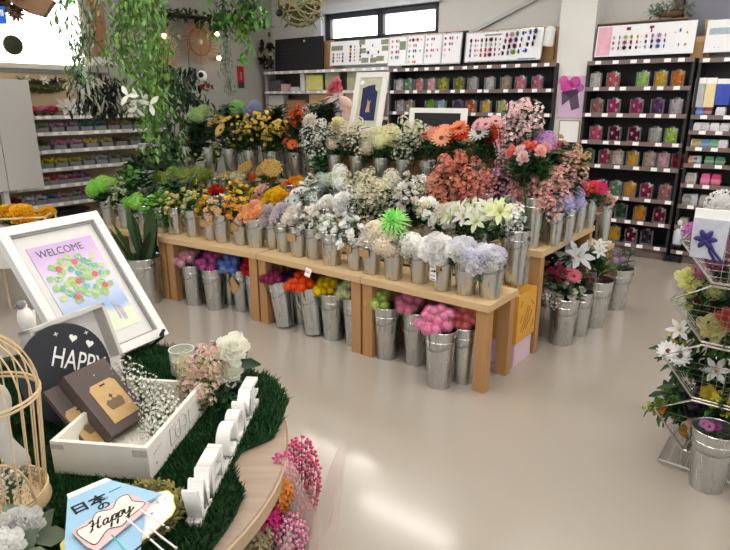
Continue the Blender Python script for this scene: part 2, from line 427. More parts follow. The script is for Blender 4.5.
# species: (part mesh, default head radius, arrangement)
SP = dict(pompom=('pompom_flower', 'pompom'), rose=('rose', 'rose'), peony=('peony', 'peony'), daisy=('gerbera', 'daisy'), mum=('chrysanthemum', 'mum'), spider=('spider_chrysanthemum', 'spider'),
          hydrangea=('hydrangea', 'hydrangea'), lily=('lily', 'lily'), spray=('blossom_spray', 'cluster'), buds=('budded_spray', 'bud'), roses=('spray_rose', 'small_rose'), gyp=('baby_breath', 'gyp'),
          yarrow=('yarrow', 'yarrow'), leaf=('leafy_stem', 'foliage'), carnation=('carnation', 'carnation'))
def flower(sp, rgb, base, head, r, label, cat, group, face, leaf='leaf', k=0, centre=(90, 70, 30), fs=1., tall=False):
    name, me = SP[sp]
    d = head-base; Ln = d.length
    t = thing(name, label, cat, base, group=group, rot=(aim(d)).to_euler())
    q = aim(d).to_3x3().inverted() @ Vector(face)          # the way the head looks, in the stem's frame
    R = aim(q).to_euler(); pm = petal_mat(rgb) if rgb else None
    rnd = random.Random(k*13+len(label))
    ob('stem', P['stem'], M['stem'], t, sc=(.0028, .0028, Ln))
    lm = M[leaf]
    if sp == 'leaf':
        for i in range(4):
            ob('foliage', P['foliage'], lm, t, (rnd.uniform(-.02, .02), rnd.uniform(-.02, .02), Ln-.05*i), (rnd.uniform(-.4, .4), rnd.uniform(-.4, .4), i*1.3), r/.05)
        return t
    if sp in ('spray', 'buds', 'roses'):
        n = dict(spray=7, buds=6, roses=6)[sp]; s = dict(spray=.6, buds=.38, roses=.48)[sp]
        for i in range(n):
            a = i*2.4+k; rr = r*(.35+.6*((i*.618+k*.3) % 1)); z = r*(.9-.42*i)
            c = Vector((rr*math.cos(a), rr*math.sin(a), Ln+z*.8))
            ob('blossom' if sp != 'buds' else 'bud', P[me], pm, t, c, aim(Vector((math.cos(a), math.sin(a), .5))+q*1.2).to_euler(), r*s)
        ob('foliage', P['foliage'], lm, t, (0, 0, Ln-.01), (0, 0, k), max(.7, r/.06)*fs)
    else:
        h = ob('bloom', P[me], pm, t, (0, 0, Ln), R, r)
        if sp == 'daisy': ob('flower_center', P['flower_center'], mat('centre_%d_%d_%d' % centre, centre, .8), h)
        if sp == 'lily': ob('stamens', P['stamens'], mat('stamen_yellow', (206, 190, 90), .7), h)
        if sp == 'gyp': ob('twig', P['gyp_twig'], M['stem'], h)
    if sp not in ('gyp', 'pompom'):
        ob('foliage', P['foliage'], lm, t, (0, 0, Ln-r*.9-.015), (.2, 0, k*1.1), fs)
    if tall and sp not in ('pompom', 'gyp', 'leaf'): ob('foliage', P['foliage'], lm, t, (.01, 0, Ln-.11), (-.2, .1, k*.7+2), 1.0)
    return t
COL = {}
def bunch(sp, rgbs, bucket, px, py, wpx, hpx, n, r, desc, cat='flower', leaf='leaf', dY=0., centre=(90, 70, 30), lean=.5, where=None):
    """n stems of one kind standing in a bucket, their heads spread over a mound seen around (px, py)"""
    bx, where_b, zb, rim, rr = bucket
    where = where or where_b
    r *= 1.0 if sp in ('gyp', 'pompom', 'daisy') else 1.12 if sp in ('spray', 'roses', 'buds', 'leaf', 'lily') else 1.25
    c = at_y(px, py, bx.y+dY); dep = c.y*.96+.2
    a = max(.0, wpx/2/F*dep*1.08-r*.6); hz = max(.0, hpx/2/F*dep*1.25-r*.45)
    label = desc+' '+where
    for i in range(n):
        rho = math.sqrt((i+.5)/n) if n > 1 else 0; ph = i*2.39996+px*.37
        ox, oy = rho*math.cos(ph), rho*math.sin(ph)
        head = c + RX*(a*ox) + VY*(min(a, .13)*.8*oy) + Vector((0, 0, hz*(.75*oy+.45*(1-rho*rho)-.15)))
        if sp in ('pompom', 'daisy'): head.z = max(head.z, zb+rim+r*.5)
        base = Vector((bx.x, bx.y, zb+.012)) + RX*(rr*.45*ox) + VY*(rr*.45*oy)
        face = (RX*ox*(.4 if sp == 'daisy' else .8) - VY*(.55-.5*oy) + Vector((0, 0, .6))).normalized()
        rgb = rgbs[i % len(rgbs)] if rgbs else None
        flower(sp, rgb, base, head, r*(.9+.2*((i*.618) % 1)), label, cat, label, face, leaf, i, centre, max(.45, min(1.1, (head.z-zb-rim)/.08)), head.z-zb-rim > .1)
# ------------------------------------------------------------------ zinc buckets
def lathe_mesh(prof, n=28): return MB().lathe(prof, n, cap=False).mesh('b')
BK = {}
def bucket_parts(h, rt, rb):
    k = (round(h, 3), round(rt, 3), round(rb, 3))
    if k in BK: return BK[k]
    T = .002
    body = MB().lathe([(.001, .004), (rb-.003, .004), (rb, 0), (rb+.001, .006), (rt, h), (rt-T, h), (rb-T, .01), (.001, .01)], 28, cap=False).mesh('body')
    rim = MB().tube([((rt+.001)*math.cos(2*PI*i/28), (rt+.001)*math.sin(2*PI*i/28), h) for i in range(28)], .0032, 6, True).mesh('rim')
    zb = h*.83; rz = rb+(rt-rb)*.83+.0015
    band = MB().tube([(rz*math.cos(2*PI*i/28), rz*math.sin(2*PI*i/28), zb) for i in range(28)], .0028, 6, True).mesh('band')
    ear = MB().box(-.008, .008, -.003, .003, -.014, .012).mesh('handle_ear')
    pts = [((rt+.006)*math.cos(PI*t/10), -(rt*.93+.004)*math.sin(PI*t/10)-.003*0, h*.86-(h*.18)*math.sin(PI*t/10)) for t in range(11)]
    hd = MB().tube(pts, .0018, 5).mesh('handle')
    seam = MB().box(-.003, .003, -.001, .001, 0, 1).mesh('seam')
    BK[k] = (body, rim, band, ear, hd); return BK[k]
NB = [0]
def bucket(pos, h, rt, rb, label, where, group=None, rotz=0., tilt=(0, 0), handle=True, tagc=None, m='zinc'):
    t = thing('zinc_bucket', label, 'bucket', pos, group=group, rot=(tilt[0], tilt[1], rotz))
    B = bucket_parts(h, rt, rb)
    ob('body', B[0], M[m], t); ob('rim', B[1], M[m], t); ob('band', B[2], M[m], t)
    for s in (-1, 1): ob('handle_ear', B[3], M['zinc_dark'], t, (s*(rt+.001), 0, h*.86), (0, 0, PI/2))
    if handle: ob('handle', B[4], M['zinc_dark'], t)
    if tagc:
        wv, hv, ang = tagc[:3]
        y = -(rb+(rt-rb)*.7)-.006
        g = ob('price_card', MB().box(-wv/2, wv/2, -.001, .001, -hv/2, hv/2), M['kraft'], t, (0, y, h*.66), (.06, ang, 0))
        if len(tagc) > 3:
            ob('label_sticker', MB().box(-.022, .022, -.0025, -.001, -.055, .03).mesh('s'), M['paper'], g, (-.012, 0, -.02))
            ob('printing', MB().box(-.016, .016, -.0035, -.0025, -.006, -.002).box(-.016, .012, -.0035, -.0025, -.03, -.026).box(-.014, .016, -.0035, -.0025, -.05, -.046).mesh('p'), M['ink'], g, (-.012, 0, -.02))
    return (Vector(pos), where, pos[2], h, rt)
# ------------------------------------------------------------------ black racks along the back wall
def tags_on(parent, xs, y, z, wd=.055, h=.032):
    for x in xs:
        ob('price_tag', P_tag, M['paper'], parent, (x, y, z), (-.15, 0, 0), (wd, 1, h))
P_tag = MB().box(-.5, .5, -.002, 0, -.5, .5).mesh('price_tag')
def rack(name, label, x0, x1, zs, y0, depth, top, m='black', kick=True, back=True, tagx=None, edge='edge', left=False, backm=None):
    t = thing(name, label, 'shelving', L(y0, (x0+x1)/2, 0) if left else L((x0+x1)/2, y0, 0), TH+PI/2 if left else TH)
    hw = (x1-x0)/2
    for s in (-1, 1): ob('side_panel', MB().box(-.012, .012, .02, depth, 0, top), M[m], t, (s*(hw-.012), 0, 0))
    if back: ob('back_panel', MB().box(-hw, hw, depth-.015, depth, 0, top), M[backm or m], t)
    if kick: ob('kick_board', MB().box(-hw+.02, hw-.02, .05, .07, 0, .1), M['edge'], t)
    r = random.Random(int(hw*1000))
    for i, z in enumerate(zs):
        s = ob('shelf', MB().box(-hw+.02, hw-.02, .012, depth-.02, -.02, 0), M[m], t, (0, 0, z))
        ob('shelf_edge', MB().box(-hw+.005, hw-.005, 0, .012, -.034, .004), M[edge], s)
        n = max(3, int((x1-x0)/.15))
        tags_on(s, [-hw+.08+(2*hw-.16)*(k+r.uniform(-.25, .25))/(n-1) for k in range(n)], -.001, -.014)
    return t
MB_card = MB().box(-.5, .5, .26, .33, .05, 1).mesh('inner_card')
P_tray = MB().box(-.5, .5, .35, .5, 0, 1).box(-.5, .5, -.5, .5, 0, .05).box(-.5, -.46, -.5, .5, .02, 1).box(.46, .5, -.5, .5, .02, 1).box(-.2, .2, .38, .46, .98, 1.12).mesh('tray')
def pack(pos, wd, h, c1, c2, label, rows=3, cols=2, rz=TH, group=None):
    t = thing('flower_head_pack', label, 'flower pack', pos, rz, group)
    ob('tray', P_tray, M['plastic'], t, sc=(wd, .05, h))
    ob('inner_card', MB_card, petal_mat(c1), t, sc=(wd*.9, .05, h*.97))
    for j in range(rows):
        for i in range(cols):
            cc = c1 if (i+j) % 2 == 0 or c2 is None else c2
            rr = h/rows*.56
            ob('bloom', P['small_rose'], petal_mat(cc), t, ((i-(cols-1)/2)*wd*.9/cols, .012, .007+rr+(h-2*rr)*j/(rows-1)), (PI/2, 0, i+j), (rr*1.25, rr, rr*.75))
    return t
W_, GR, PK, MG, YE, OR, GN, PU, CRM, LIME, BG, RD, DK = (232,230,228), (196,196,198), (226,130,158), (196,62,128), (232,196,66), (232,150,60), (70,140,70), (104,72,120), (232,214,206), (186,216,84), (200,180,160), (200,50,70), (110,24,50)
RY = 6.14
rx0, rx1 = -2.03, -1.085
rz = [1.86, 1.62, 1.375, 1.115, .885, .585, .36, .13]
rack('black_rack', 'tall black rack of flower head packs right of the pillar poster', rx0, rx1, rz, RY, .33, 1.86)
ords = ['top', 'second', 'third', 'fourth', 'fifth', 'sixth', 'bottom']
def fill(rows, y, rackname, zs, wpx=11.5, hz=.135):
    for si, items in rows:
        n = len(items)
        for k, (px, py, c1, c2, nm) in enumerate(items):
            x = on_back(px, py, y)[0]
            pos = L(x, y+.075, zs[si]+.001)
            wd = wpx/F*(pos.y*.96+.2)
            place = ('at the left end' if k == 0 else 'at the right end' if k == n-1 else '%s from the left' % ['', 'second', 'third', 'fourth', 'fifth', 'sixth', 'seventh', 'eighth', 'ninth', 'tenth', 'eleventh'][k])
            pack(pos, wd, hz, c1, c2, '%s flower head pack on %s shelf of %s, %s' % (nm, ords[si-1], rackname, place), group='flower head packs on the black racks')
fill([(1, [(593,80,W_,GR,'white'), (611,80,(222,110,120),W_,'coral pink'), (641,80,(180,220,120),W_,'lime'), (659,80,YE,W_,'yellow'), (676,80,OR,(240,190,120),'orange')]),
      (2, [(595,104,(176,120,120),(220,190,186),'dusty rose'), (612,104,MG,W_,'magenta and white'), (635,104,(180,60,120),(230,190,210),'deep pink'), (656,104,PU,(150,130,170),'purple'), (675,104,(216,202,212),W_,'pale grey pink')]),
      (3, [(594,130,(216,80,130),W_,'pink'), (613,130,DK,W_,'burgundy and white'), (633,130,(130,20,60),W_,'wine red'), (654,131,(206,206,204),W_,'pale grey'), (670,132,LIME,W_,'yellow green')]),
      (4, [(586,155,(60,130,60),(110,170,90),'green'), (603,156,(190,60,90),W_,'rose red'), (616,156,CRM,W_,'cream'), (631,157,(230,186,60),W_,'golden yellow'), (648,158,(214,196,180),W_,'beige'), (662,159,(226,180,196),W_,'pale pink'), (677,160,(176,34,70),(220,90,120),'crimson')]),
      (5, [(599,187,W_,GR,'white'), (614,187,(110,160,120),W_,'green and white'), (628,187,(226,170,80),(240,210,150),'apricot'), (645,188,(170,40,90),W_,'magenta'), (664,190,(190,130,136),(220,190,190),'dusty pink')]),
      (6, [(619,212,(60,100,70),(120,150,120),'dark green'), (638,213,(230,160,50),(240,200,110),'orange'), (658,214,(140,30,70),W_,'dark magenta')]),
      (7, [(612,236,(226,180,60),(236,210,120),'yellow'), (629,236,(130,24,64),W_,'plum'), (645,238,(60,56,60),(130,126,130),'charcoal')])], RY, 'right rack', rz)
mx0, mx1 = -4.4, -2.33
mz = [1.86, 1.61, 1.365, 1.115, .86, .6, .35, .12]
rack('black_rack', 'long low black rack behind the flower display, left of the pillar', mx0, mx1, mz, RY, .33, 1.86)
fill([(1, [(396,83,W_,GR,'white'), (405,83,(130,180,130),W_,'green'), (416,83,(226,150,150),W_,'pink'), (428,83,(230,180,190),W_,'blush'), (440,83,(206,200,70),(120,160,60),'yellow green'), (456,83,(150,160,60),(220,200,80),'olive'), (470,82,GR,W_,'silver white'), (487,82,W_,GR,'white'), (503,82,BG,(180,160,140),'beige'), (518,81,(226,140,160),W_,'rose pink'), (535,80,(216,120,150),W_,'pink and white')]),
      (2, [(397,106,GR,W_,'grey'), (406,106,BG,W_,'beige'), (427,106,(120,190,40),(160,210,80),'bright green'), (438,106,(170,200,214),W_,'pale blue'), (455,106,PU,(140,120,170),'violet'), (468,106,(222,110,60),W_,'orange'), (483,106,YE,W_,'yellow'), (499,106,(210,220,140),W_,'pale lime'), (516,106,(226,180,200),W_,'light pink'), (531,106,(60,20,36),(230,200,210),'black cherry')]),
      (3, [(520,130,W_,GR,'white'), (533,126,(220,80,50),W_,'vermilion and white')])], RY, 'middle rack', mz, 10.5, .13)

def sample_board(quad, label, dots, frame=None, extra=None, y=None):
    """a leaning white board of glued sample flowers: quad of pixels TL TR BR BL on the plane above the rack"""
    y = y or RY+.06
    pts = [on_back(px, py, y) for px, py in quad]
    z0 = (pts[2][1]+pts[3][1])/2; h = (pts[0][1]+pts[1][1])/2-z0; xa = (pts[0][0]+pts[3][0])/2; xb = (pts[1][0]+pts[2][0])/2; wd = xb-xa
    z0 = max(z0, 1.866)
    t = thing('sample_board', label, 'sample board', L((xa+xb)/2, y, z0), group=None, rot=(-.1, 0, TH))
    ob('panel', MB().box(-wd/2, wd/2, 0, .012, 0, h), M['board'], t)
    if frame: ob('frame', MB().box(-wd/2-.012, -wd/2, -.004, .016, -.0, h+.01).box(wd/2, wd/2+.012, -.004, .016, -.0, h+.01).box(-wd/2-.012, wd/2+.012, -.004, .016, h, h+.012).box(-wd/2-.012, wd/2+.012, -.004, .016, -.002, .01), frame, t)
    for u, v, r, c in dots:
        ob('sample_flower', P_dot, petal_mat(c), t, (-wd/2+wd*u, 0, h*v), (PI/2, 0, u*20), r*wd*2.05)
    return t, wd, h
P_dot = MB().ball((0, 0, .3), .75, 8, 5, (1, 1, .4))
for _i in range(8): P_dot.petal(rotm('Z', _i*PI/4) @ tr(.3, 0, .2) @ rotm('Y', -.3), .75, .5, .1, .6, .5, 1)
P_dot = P_dot.mesh('sample_flower')
def blank(t, name, x0, x1, z0, z1, m, y=-.002): return ob(name, MB().box(x0, x1, y, 0, z0, z1), m, t)
rows = [[GR, (170,170,180), (206,206,160), (200,186,80), (206,170,60), (216,140,70), (216,100,150), (206,130,190), (196,150,200), (226,190,216)],
        [(190,120,90), (196,110,80), (170,90,140), (180,40,80), (200,50,110), (110,30,60), (80,30,60), (50,40,90), (120,90,160), (130,110,180)],
        [(170,180,190), (90,90,110), (60,60,70), (40,40,60), (50,60,100), (100,110,150), (140,190,140), (30,60,160), (80,130,200), (100,160,220)]]
d = [(.2+.056*k, .6-.17*j+.03*(2-j)*0, .013, rows[j][k]) for j in range(3) for k in range(10)]
d += [(.86, .72, .012, (90,140,210)), (.86, .28, .01, (90,150,200)), (.81, .66, .007, PK), (.92, .28, .008, BG), (.92, .64, .006, LIME), (.8, .24, .007, GR)]
t, wd, h = sample_board([(596, 25), (696, 21), (694, 53), (596, 57)], 'wide white board of three dot rows atop the right rack', d)
blank(t, 'pink_print', -wd/2+.01, -wd/2+wd*.16, .01, h-.01, mat('pink_print', (236, 206, 216), .6, rgb2=(214, 130, 160), nscale=18))
blank(t, 'printed_mark', -wd/2+wd*.31, -wd/2+wd*.355, h*.82, h*.92, mat('print_purple', (110, 40, 90), .7)); 
blank(t, 'printed_mark', -wd/2+wd*.545, -wd/2+wd*.59, h*.84, h*.92, M_p := mat('print_purple', (110, 40, 90), .7)); blank(t, 'printed_mark', -wd/2+wd*.56, -wd/2+wd*.575, h*.72, h*.84, M_p)
LR = [[(150,30,50), (170,30,60), (150,20,50), (130,30,60), (110,30,50), (100,30,60), (90,40,60), (90,80,80)], [GR, (200,206,210), GR, (210,200,210), GR, (200,210,200), GR, GR],
      [(150,180,200), (200,180,80), (190,140,60), (200,130,90), (190,60,90), (200,60,110), (170,40,80), (150,50,90)], [(170,190,210), (220,220,230), (220,190,60), (206,80,90), (190,60,70), (120,40,60), (140,50,80), (170,80,120)]]
RR = [[(170,60,110), (220,160,180), (90,140,110), (40,60,110), (50,60,140), (60,90,170), (60,70,150)], [(120,40,90), (150,40,110), (90,50,110), (110,110,150), (40,90,80), (60,60,110), (40,50,60)],
      [(50,30,50), (70,40,60), (120,50,70), (60,30,50), (40,30,60), (30,30,50), (50,40,70)], [(90,50,60), (120,130,140), (140,170,90), (40,70,150), (60,110,180), (50,80,190)]]
d = [(.06+.056*k, .74-.17*j+.0, .0145, LR[j][k]) for j in range(4) for k in range(8)] + [(.56+.06*k-.01*j, .86-.2*j+.01*k, .0175, RR[j][k]) for j in range(4) for k in range(len(RR[j]))]
t, wd, h = sample_board([(467, 34), (542, 27), (540, 60), (464, 62)], 'grey framed board of dark dots atop the middle rack', d, frame=M['zinc'])
blank(t, 'printed_line', -wd/2+wd*.25, -wd/2+wd*.48, h*.87, h*.93, mat('print_grey', (150, 150, 158), .7)); blank(t, 'printed_line', -wd/2+wd*.72, -wd/2+wd*.95, h*.03, h*.06, mat('print_blue', (60, 80, 170), .7))
fr4 = [((388, 38), (406, 36), (406, 65), (389, 66)), ((406, 36), (423, 35), (423.5, 64.5), (406, 65)), ((423.5, 35), (441, 34), (441, 64), (423.5, 64.5)), ((441, 34), (460, 33), (460, 63.5), (441, 64))]
pal = [[[(220,120,150), (90,130,90), (230,180,190)], [(226,130,150), (200,200,200)], [(180,60,140), (150,60,160), (200,80,150)], [(180,170,70), (60,140,160), (40,120,120)]],
       [[(150,30,60), (140,40,60), (170,40,70), (206,60,90), (210,80,110)], [(236,190,200), (230,150,170), (226,120,150)], [(60,170,190), (60,80,150), (40,60,140), (50,60,130)], [(120,190,120), (90,160,80)], [(230,190,80), (226,150,60), (220,120,60)]],
       [[(226,150,190), (220,80,140), (140,70,130)], [(230,120,170), (226,190,206)], [(200,60,130), (190,70,140), (220,120,170), (196,50,90)], [(226,120,170), (230,150,190)]],
       [[(130,60,130), (180,60,130), (200,80,140), (220,120,160)], [(180,80,150), (200,90,150), (220,110,160)], [(230,170,200), (226,190,210)], [(236,216,226)]]]
nm4 = ['first, left end one, with a small photograph', 'second, with five coloured rows', 'third, mostly pink dots', 'right end one, purple pink dots']
for q, pp, nm in zip(fr4, pal, nm4):
    d = [(.16+.7*(k+.3)/max(4, len(rw)), .86-.19*j, .045, c) for j, rw in enumerate(pp) for k, c in enumerate(rw)]
    t, wd, h = sample_board(q, 'white sample board on the middle rack, %s' % nm, d, frame=M['zinc'])
    if q is fr4[0]: blank(t, 'photo_print', wd*.08, wd*.42, h*.55, h*.85, mat('photo_green', (150, 170, 140), .6, rgb2=(60, 90, 60), nscale=60))
r = random.Random(4)
d = [(.06+.06*k, .18+.14*j, .012, [(60,70,110), (200,60,60), (210,150,60), (70,80,90), (90,120,90), (150,110,140)][(k+j) % 6]) for j in range(5) for k in range(15) if not (j > 2 and k < 4) and not (9 < k and (k+j) % 3) and (k % 5 != 4)]
t, wd, h = sample_board([(331, 41), (389, 38), (388.5, 64), (328, 65)], 'white catalogue board with green photo squares beside the blackboard', d[:38])
for u, v, s in ((.02, .62, .2), (.5, .8, .1), (.52, .45, .1), (.86, .75, .12), (.7, .05, .1), (.8, .1, .12), (.55, .06, .12), (.88, .5, .1)):
    blank(t, 'photo_print', -wd/2+wd*u, -wd/2+wd*(u+s), h*v, h*min(1, v+.2), mat('photo_olive', (170, 176, 150), .6, rgb2=(70, 84, 56), nscale=40))
def prop_box(label, name, cat, px0, px1, pyt, y, z0, dep, m, rz=TH, parts=()):
    xa = on_back(px0, pyt, y)[0]; xb, zt = on_back(px1, pyt, y)
    t = thing(name, label, cat, L((xa+xb)/2, y, z0), rz)
    return t, xb-xa, zt-z0
# kraft boards behind the sample boards
for lab, a_, b_, tp, y in (('kraft cardboard sheet propped behind the grey framed board', 530, 562, 26, RY+.2), ('brown cardboard side flap standing between blackboard and catalogue board', 319, 334, 40, RY+.2)):
    t, wd, h = prop_box(lab, 'cardboard_sheet', 'cardboard', a_, b_, tp, y, 1.865, .01, M['kraft'])
    ob('face_sheet', MB().box(-wd/2, wd/2, 0, .008, 0, h), M['kraft'], t)
for lab, a_, b_, tp, c_ in (('black backing board behind the right rack dots', 592, 688, 18, None), ('black backing board behind the grey framed dots', 476, 542, 27, None), ('black backing board behind the four sample boards', 402, 468, 31, None)):
    t, wd, h = prop_box(lab, 'backing_board', 'board', a_, b_, tp, RY+.14, 1.865, .02, M['black'])
    ob('board_sheet', MB().box(-wd/2, wd/2, 0, .02, 0, h), M['black'], t)
    ob('board_edge', MB().box(-wd/2, wd/2, -.004, .024, h, h+.008), M['kraft'], t)
# white spot lamp clipped beside the grey framed board
x, z = on_back(549, 34, RY-.06)
t = thing('spot_lamp', 'white cylinder spot lamp clipped beside the grey framed board', 'lamp', L(x, RY+.02, 1.9), TH)
ob('lamp_shade', MB().lathe([(.045, -.11), (.05, -.1), (.05, .05), (.03, .07), (.012, .075)], 20), M['white'], t, (0, -.06, z-1.9), (.15, .15, 0))
ob('bulb', MB().ball((0, 0, -.07), .035), M['offwhite'], t, (0, -.06, z-1.9), (.15, .15, 0))
ob('arm', MB().tube([(0, .1, 0), (0, .1, z-1.86), (0, -.03, z-1.84)], .006), M['black_metal'], t)
# poster and framed notice on the pillar
xa = on_back(560, 76, 6.2)[0]; xb = on_back(586, 76, 6.2)[0]; z1 = on_back(570, 76, 6.2)[1]; z0 = on_back(567, 118, 6.2)[1]
t = thing('poster', 'purple pink poster of a wrapped bouquet on the pillar', 'poster', L((xa+xb)/2, 6.21, z0), TH)
wd = xb-xa; h = z1-z0
ob('sheet', MB().box(-wd/2, wd/2, 0, .004, 0, h), mat('poster_lilac', (216, 196, 216), .5, rgb2=(190, 150, 190), nscale=6), t)
for u, v, rr, c_ in ((-.2, .75, .25, (200, 60, 150)), (.1, .85, .22, (190, 70, 150)), (-.35, .9, .18, (216, 90, 170)), (.3, .72, .16, (170, 90, 170))):
    ob('printed_bloom', MB().lathe([(rr*wd, 0), (rr*wd, .002)], 14), mat('print_%d_%d_%d' % c_, c_, .6, noise=.3, nscale=50), t, (u*wd, 0, v*h), (PI/2, 0, 0))
ob('printed_wrap', MB().prism([(-.34*wd, .3*h), (.3*wd, .62*h), (.2*wd, .7*h), (.36*wd, .25*h), (.05*wd, .18*h), (-.1*wd, .5*h), (-.4*wd, .62*h)], 0, .002), mat('print_wrap', (84, 74, 96), .6), t, (0, 0, 0), (PI/2, 0, 0))
xa = on_back(560, 121, 6.2)[0]; xb = on_back(579, 121, 6.2)[0]; z1 = on_back(567, 121, 6.2)[1]; z0 = on_back(567, 151, 6.2)[1]; wd = xb-xa; h = z1-z0
t = thing('notice_frame', 'yellow edged frame with blank white sheet below the purple poster', 'frame', L((xa+xb)/2, 6.21, z0), TH)
ob('sheet', MB().box(-wd/2, wd/2, 0, .006, h*.3, h), M['paper'], t); ob('name_strip', MB().box(-wd/2, wd/2, 0, .006, 0, h*.3), M['ink'], t)
ob('border', MB().box(-wd/2-.008, -wd/2, -.004, .008, 0, h).box(wd/2, wd/2+.008, -.004, .008, 0, h).box(-wd/2-.008, wd/2+.008, -.004, .008, -.008, 0).box(-wd/2-.008, wd/2+.008, -.004, .008, h, h+.008), mat('border_olive', (150, 140, 70), .5), t)
# moss and bark decoration on top of the right rack
x, z = on_back(672, 12, RY+.2)
t = thing('moss_bundle', 'mound of grey green moss lying on top of right rack backing', 'moss', L(x, RY+.115, z-.02), TH)
mm = MB()
for i in range(120):
    a_ = r.uniform(-.15, .15); mm.petal(tr(a_, r.uniform(-.05, .05), r.uniform(-.02, .05)) @ rotm('Z', r.uniform(0, 6)) @ rotm('Y', r.uniform(-1.2, .2)), .08, .02, -.3)
ob('moss_strands', mm, M['leaf_grey'], t); ob('bark_core', MB().ball((0, 0, 0), .05, 10, 6, (2.6, .9, .7)), M['twig'], t)
# far right rack with bags and boxes
fz = [1.85, 1.37, 1.235, 1.09, .94, .755, .56, .36, .12]
rack('mixed_goods_rack', 'dark rack of small craft goods at the far right', -1.06, -.2, fz, RY+.02, .3, 1.85)
gy = RY+.06
def bag(px, py, wpx, hpx, z, m, label, hang=False, y=gy):
    x, zz = on_back(px, py, y); p = L(x, y, z); s = (p.y*.96+.2)/F; wd = wpx*s; h = hpx*s
    t = thing('craft_bag', label, 'packet', p, TH)
    ob('pouch', MB().prism([(-wd/2, 0), (wd/2, 0), (wd/2*.96, h*.8), (-wd/2*.96, h*.8)], -.012, .012, mx=rotm('X', PI/2)), m, t)
    ob('header_card', MB().box(-wd/2, wd/2, -.002, .002, h*.8, h), M['paper'], t)
    return t
for k, (px, py, wpx, hpx, z, rgb, rgb2, nm) in enumerate([
    (702, 75, 9, 27, 1.44, (206,206,204), (150,156,150), 'grey patterned'), (713, 75, 9, 27, 1.44, (226,200,100), (226,222,200), 'yellow'), (723, 75, 7, 24, 1.46, (36,60,170), (70,90,190), 'tall blue'), (730, 75, 6, 24, 1.46, (30,50,160), (60,90,190), 'second blue')]):
    t = bag(px, py, wpx, hpx, z, mat('bag_%d' % k, rgb, .35, rgb2=rgb2, nscale=30), nm+' packet hanging on the top bar of far right rack')
    ob('hook', MB().tube([(0, .14, .17), (0, 0, .17), (0, -.01, .18)], .003), M['wire'], t)
goods = {1: [(697,(60,110,190),'blue striped'), (706,(130,50,70),'maroon'), (719,(214,214,220),'big clear')], 2: [(695,(220,220,222),'white boxed'), (706,(200,200,206),'grey boxed'), (716,(224,224,228),'white lidded'), (726,(210,206,210),'pale boxed')],
         3: [(692,(230,226,220),'white spooled'), (700,(206,170,70),'yellow spooled'), (709,(80,130,170),'blue spooled'), (718,(90,160,120),'green spooled'), (727,(214,208,216),'silver spooled')],
         4: [(689,(190,120,70),'orange green'), (703,(150,170,180),'pale teal'), (716,(70,130,90),'green sprig'), (727,(60,120,80),'dark sprig')], 5: [(688,(150,140,136),'grey twig'), (701,(190,180,170),'beige leaf'), (715,(210,90,140),'hot pink'), (726,(190,60,110),'magenta')],
         6: [(685,(110,120,110),'sage'), (693,(190,188,180),'cream'), (706,(170,176,180),'silver'), (717,(150,150,146),'ash')], 7: [(683,(150,146,136),'long grey moss')]}
for si, items in goods.items():
    for px, rgb, nm in items:
        x = max(-.99, on_back(px, 120, gy)[0]); p = L(x, gy+.03, fz[si]+.001)
        t = thing('craft_packet', '%s craft packet lying on %s shelf of far right rack' % (nm, ['', 'second', 'third', 'fourth', 'fifth', 'sixth', 'seventh', 'eighth'][si]), 'packet', p, TH)
        hh = .07 if si not in (6, 5) else .1
        ob('contents', MB().box(-.036, .036, -.04, .05, 0, hh*.8).box(-.032, .032, -.035, .045, hh*.8, hh), mat('goods_%d_%d_%d' % rgb, rgb, .5, noise=.25, nscale=60), t)
        ob('wrapper', MB().box(-.039, .039, -.044, .054, hh*.2, hh*.55), M['film'], t)
x = on_back(712, 20, RY+.05)[0]
t, wd, h = sample_board([(711, 20), (745, 17), (740, 50), (700, 54)], 'white information board atop the far right rack', [(.3, .15, .01, GR), (.4, .15, .01, DK)], y=RY+.1)
blank(t, 'photo_print', -wd*.42, wd*.4, h*.55, h*.75, mat('photo_teal', (110, 150, 170), .6, rgb2=(200, 210, 216), nscale=30))
for k, (a_, b_, tp) in enumerate(((693, 706, 36), (706, 714, 19))):
    t, wd, h = prop_box(['low brown carton beside the far right information board', 'tall brown carton edge behind the far right information board'][k], 'carton', 'carton', a_, b_, tp, RY+.14+.05*k, 1.862, .1, M['kraft'])
    ob('box_body', MB().box(-wd/2, wd/2, 0, .1, 0, h), M['kraft'], t); ob('box_flap', MB().box(-wd/2, wd/2, -.005, .0, h*.75, h), mat('kraft_light', (196, 160, 116), .8), t)
# white bottle sprayer standing on floor before the far right rack
x, y_ = local(at_z(674, 262, 0)); 
t = thing('spray_bottle', 'clear spray bottle on a small black wheeled stand before the rack', 'bottle', L(x, y_, 0), TH)
ob('stand', MB().box(-.05, .05, -.05, .05, .05, .07).box(-.03, -.02, -.02, .02, .07, .16).box(.02, .03, -.02, .02, .07, .16).box(-.05, .05, -.05, .05, .16, .18), M['black_metal'], t)
for s in (-1, 1): ob('wheel', MB().lathe([(.03, -.012), (.03, .012)], 14), M['black_metal'], t, (s*.05, 0, .03), (0, PI/2, 0))
ob('bottle_body', MB().lathe([(.04, .18), (.042, .2), (.042, .3), (.02, .34), (.015, .37)], 16), mat('bottle_pale', (196, 204, 216), .3), t)
ob('cap', MB().lathe([(.02, .37), (.022, .4), (.01, .41)], 12), M['white'], t)
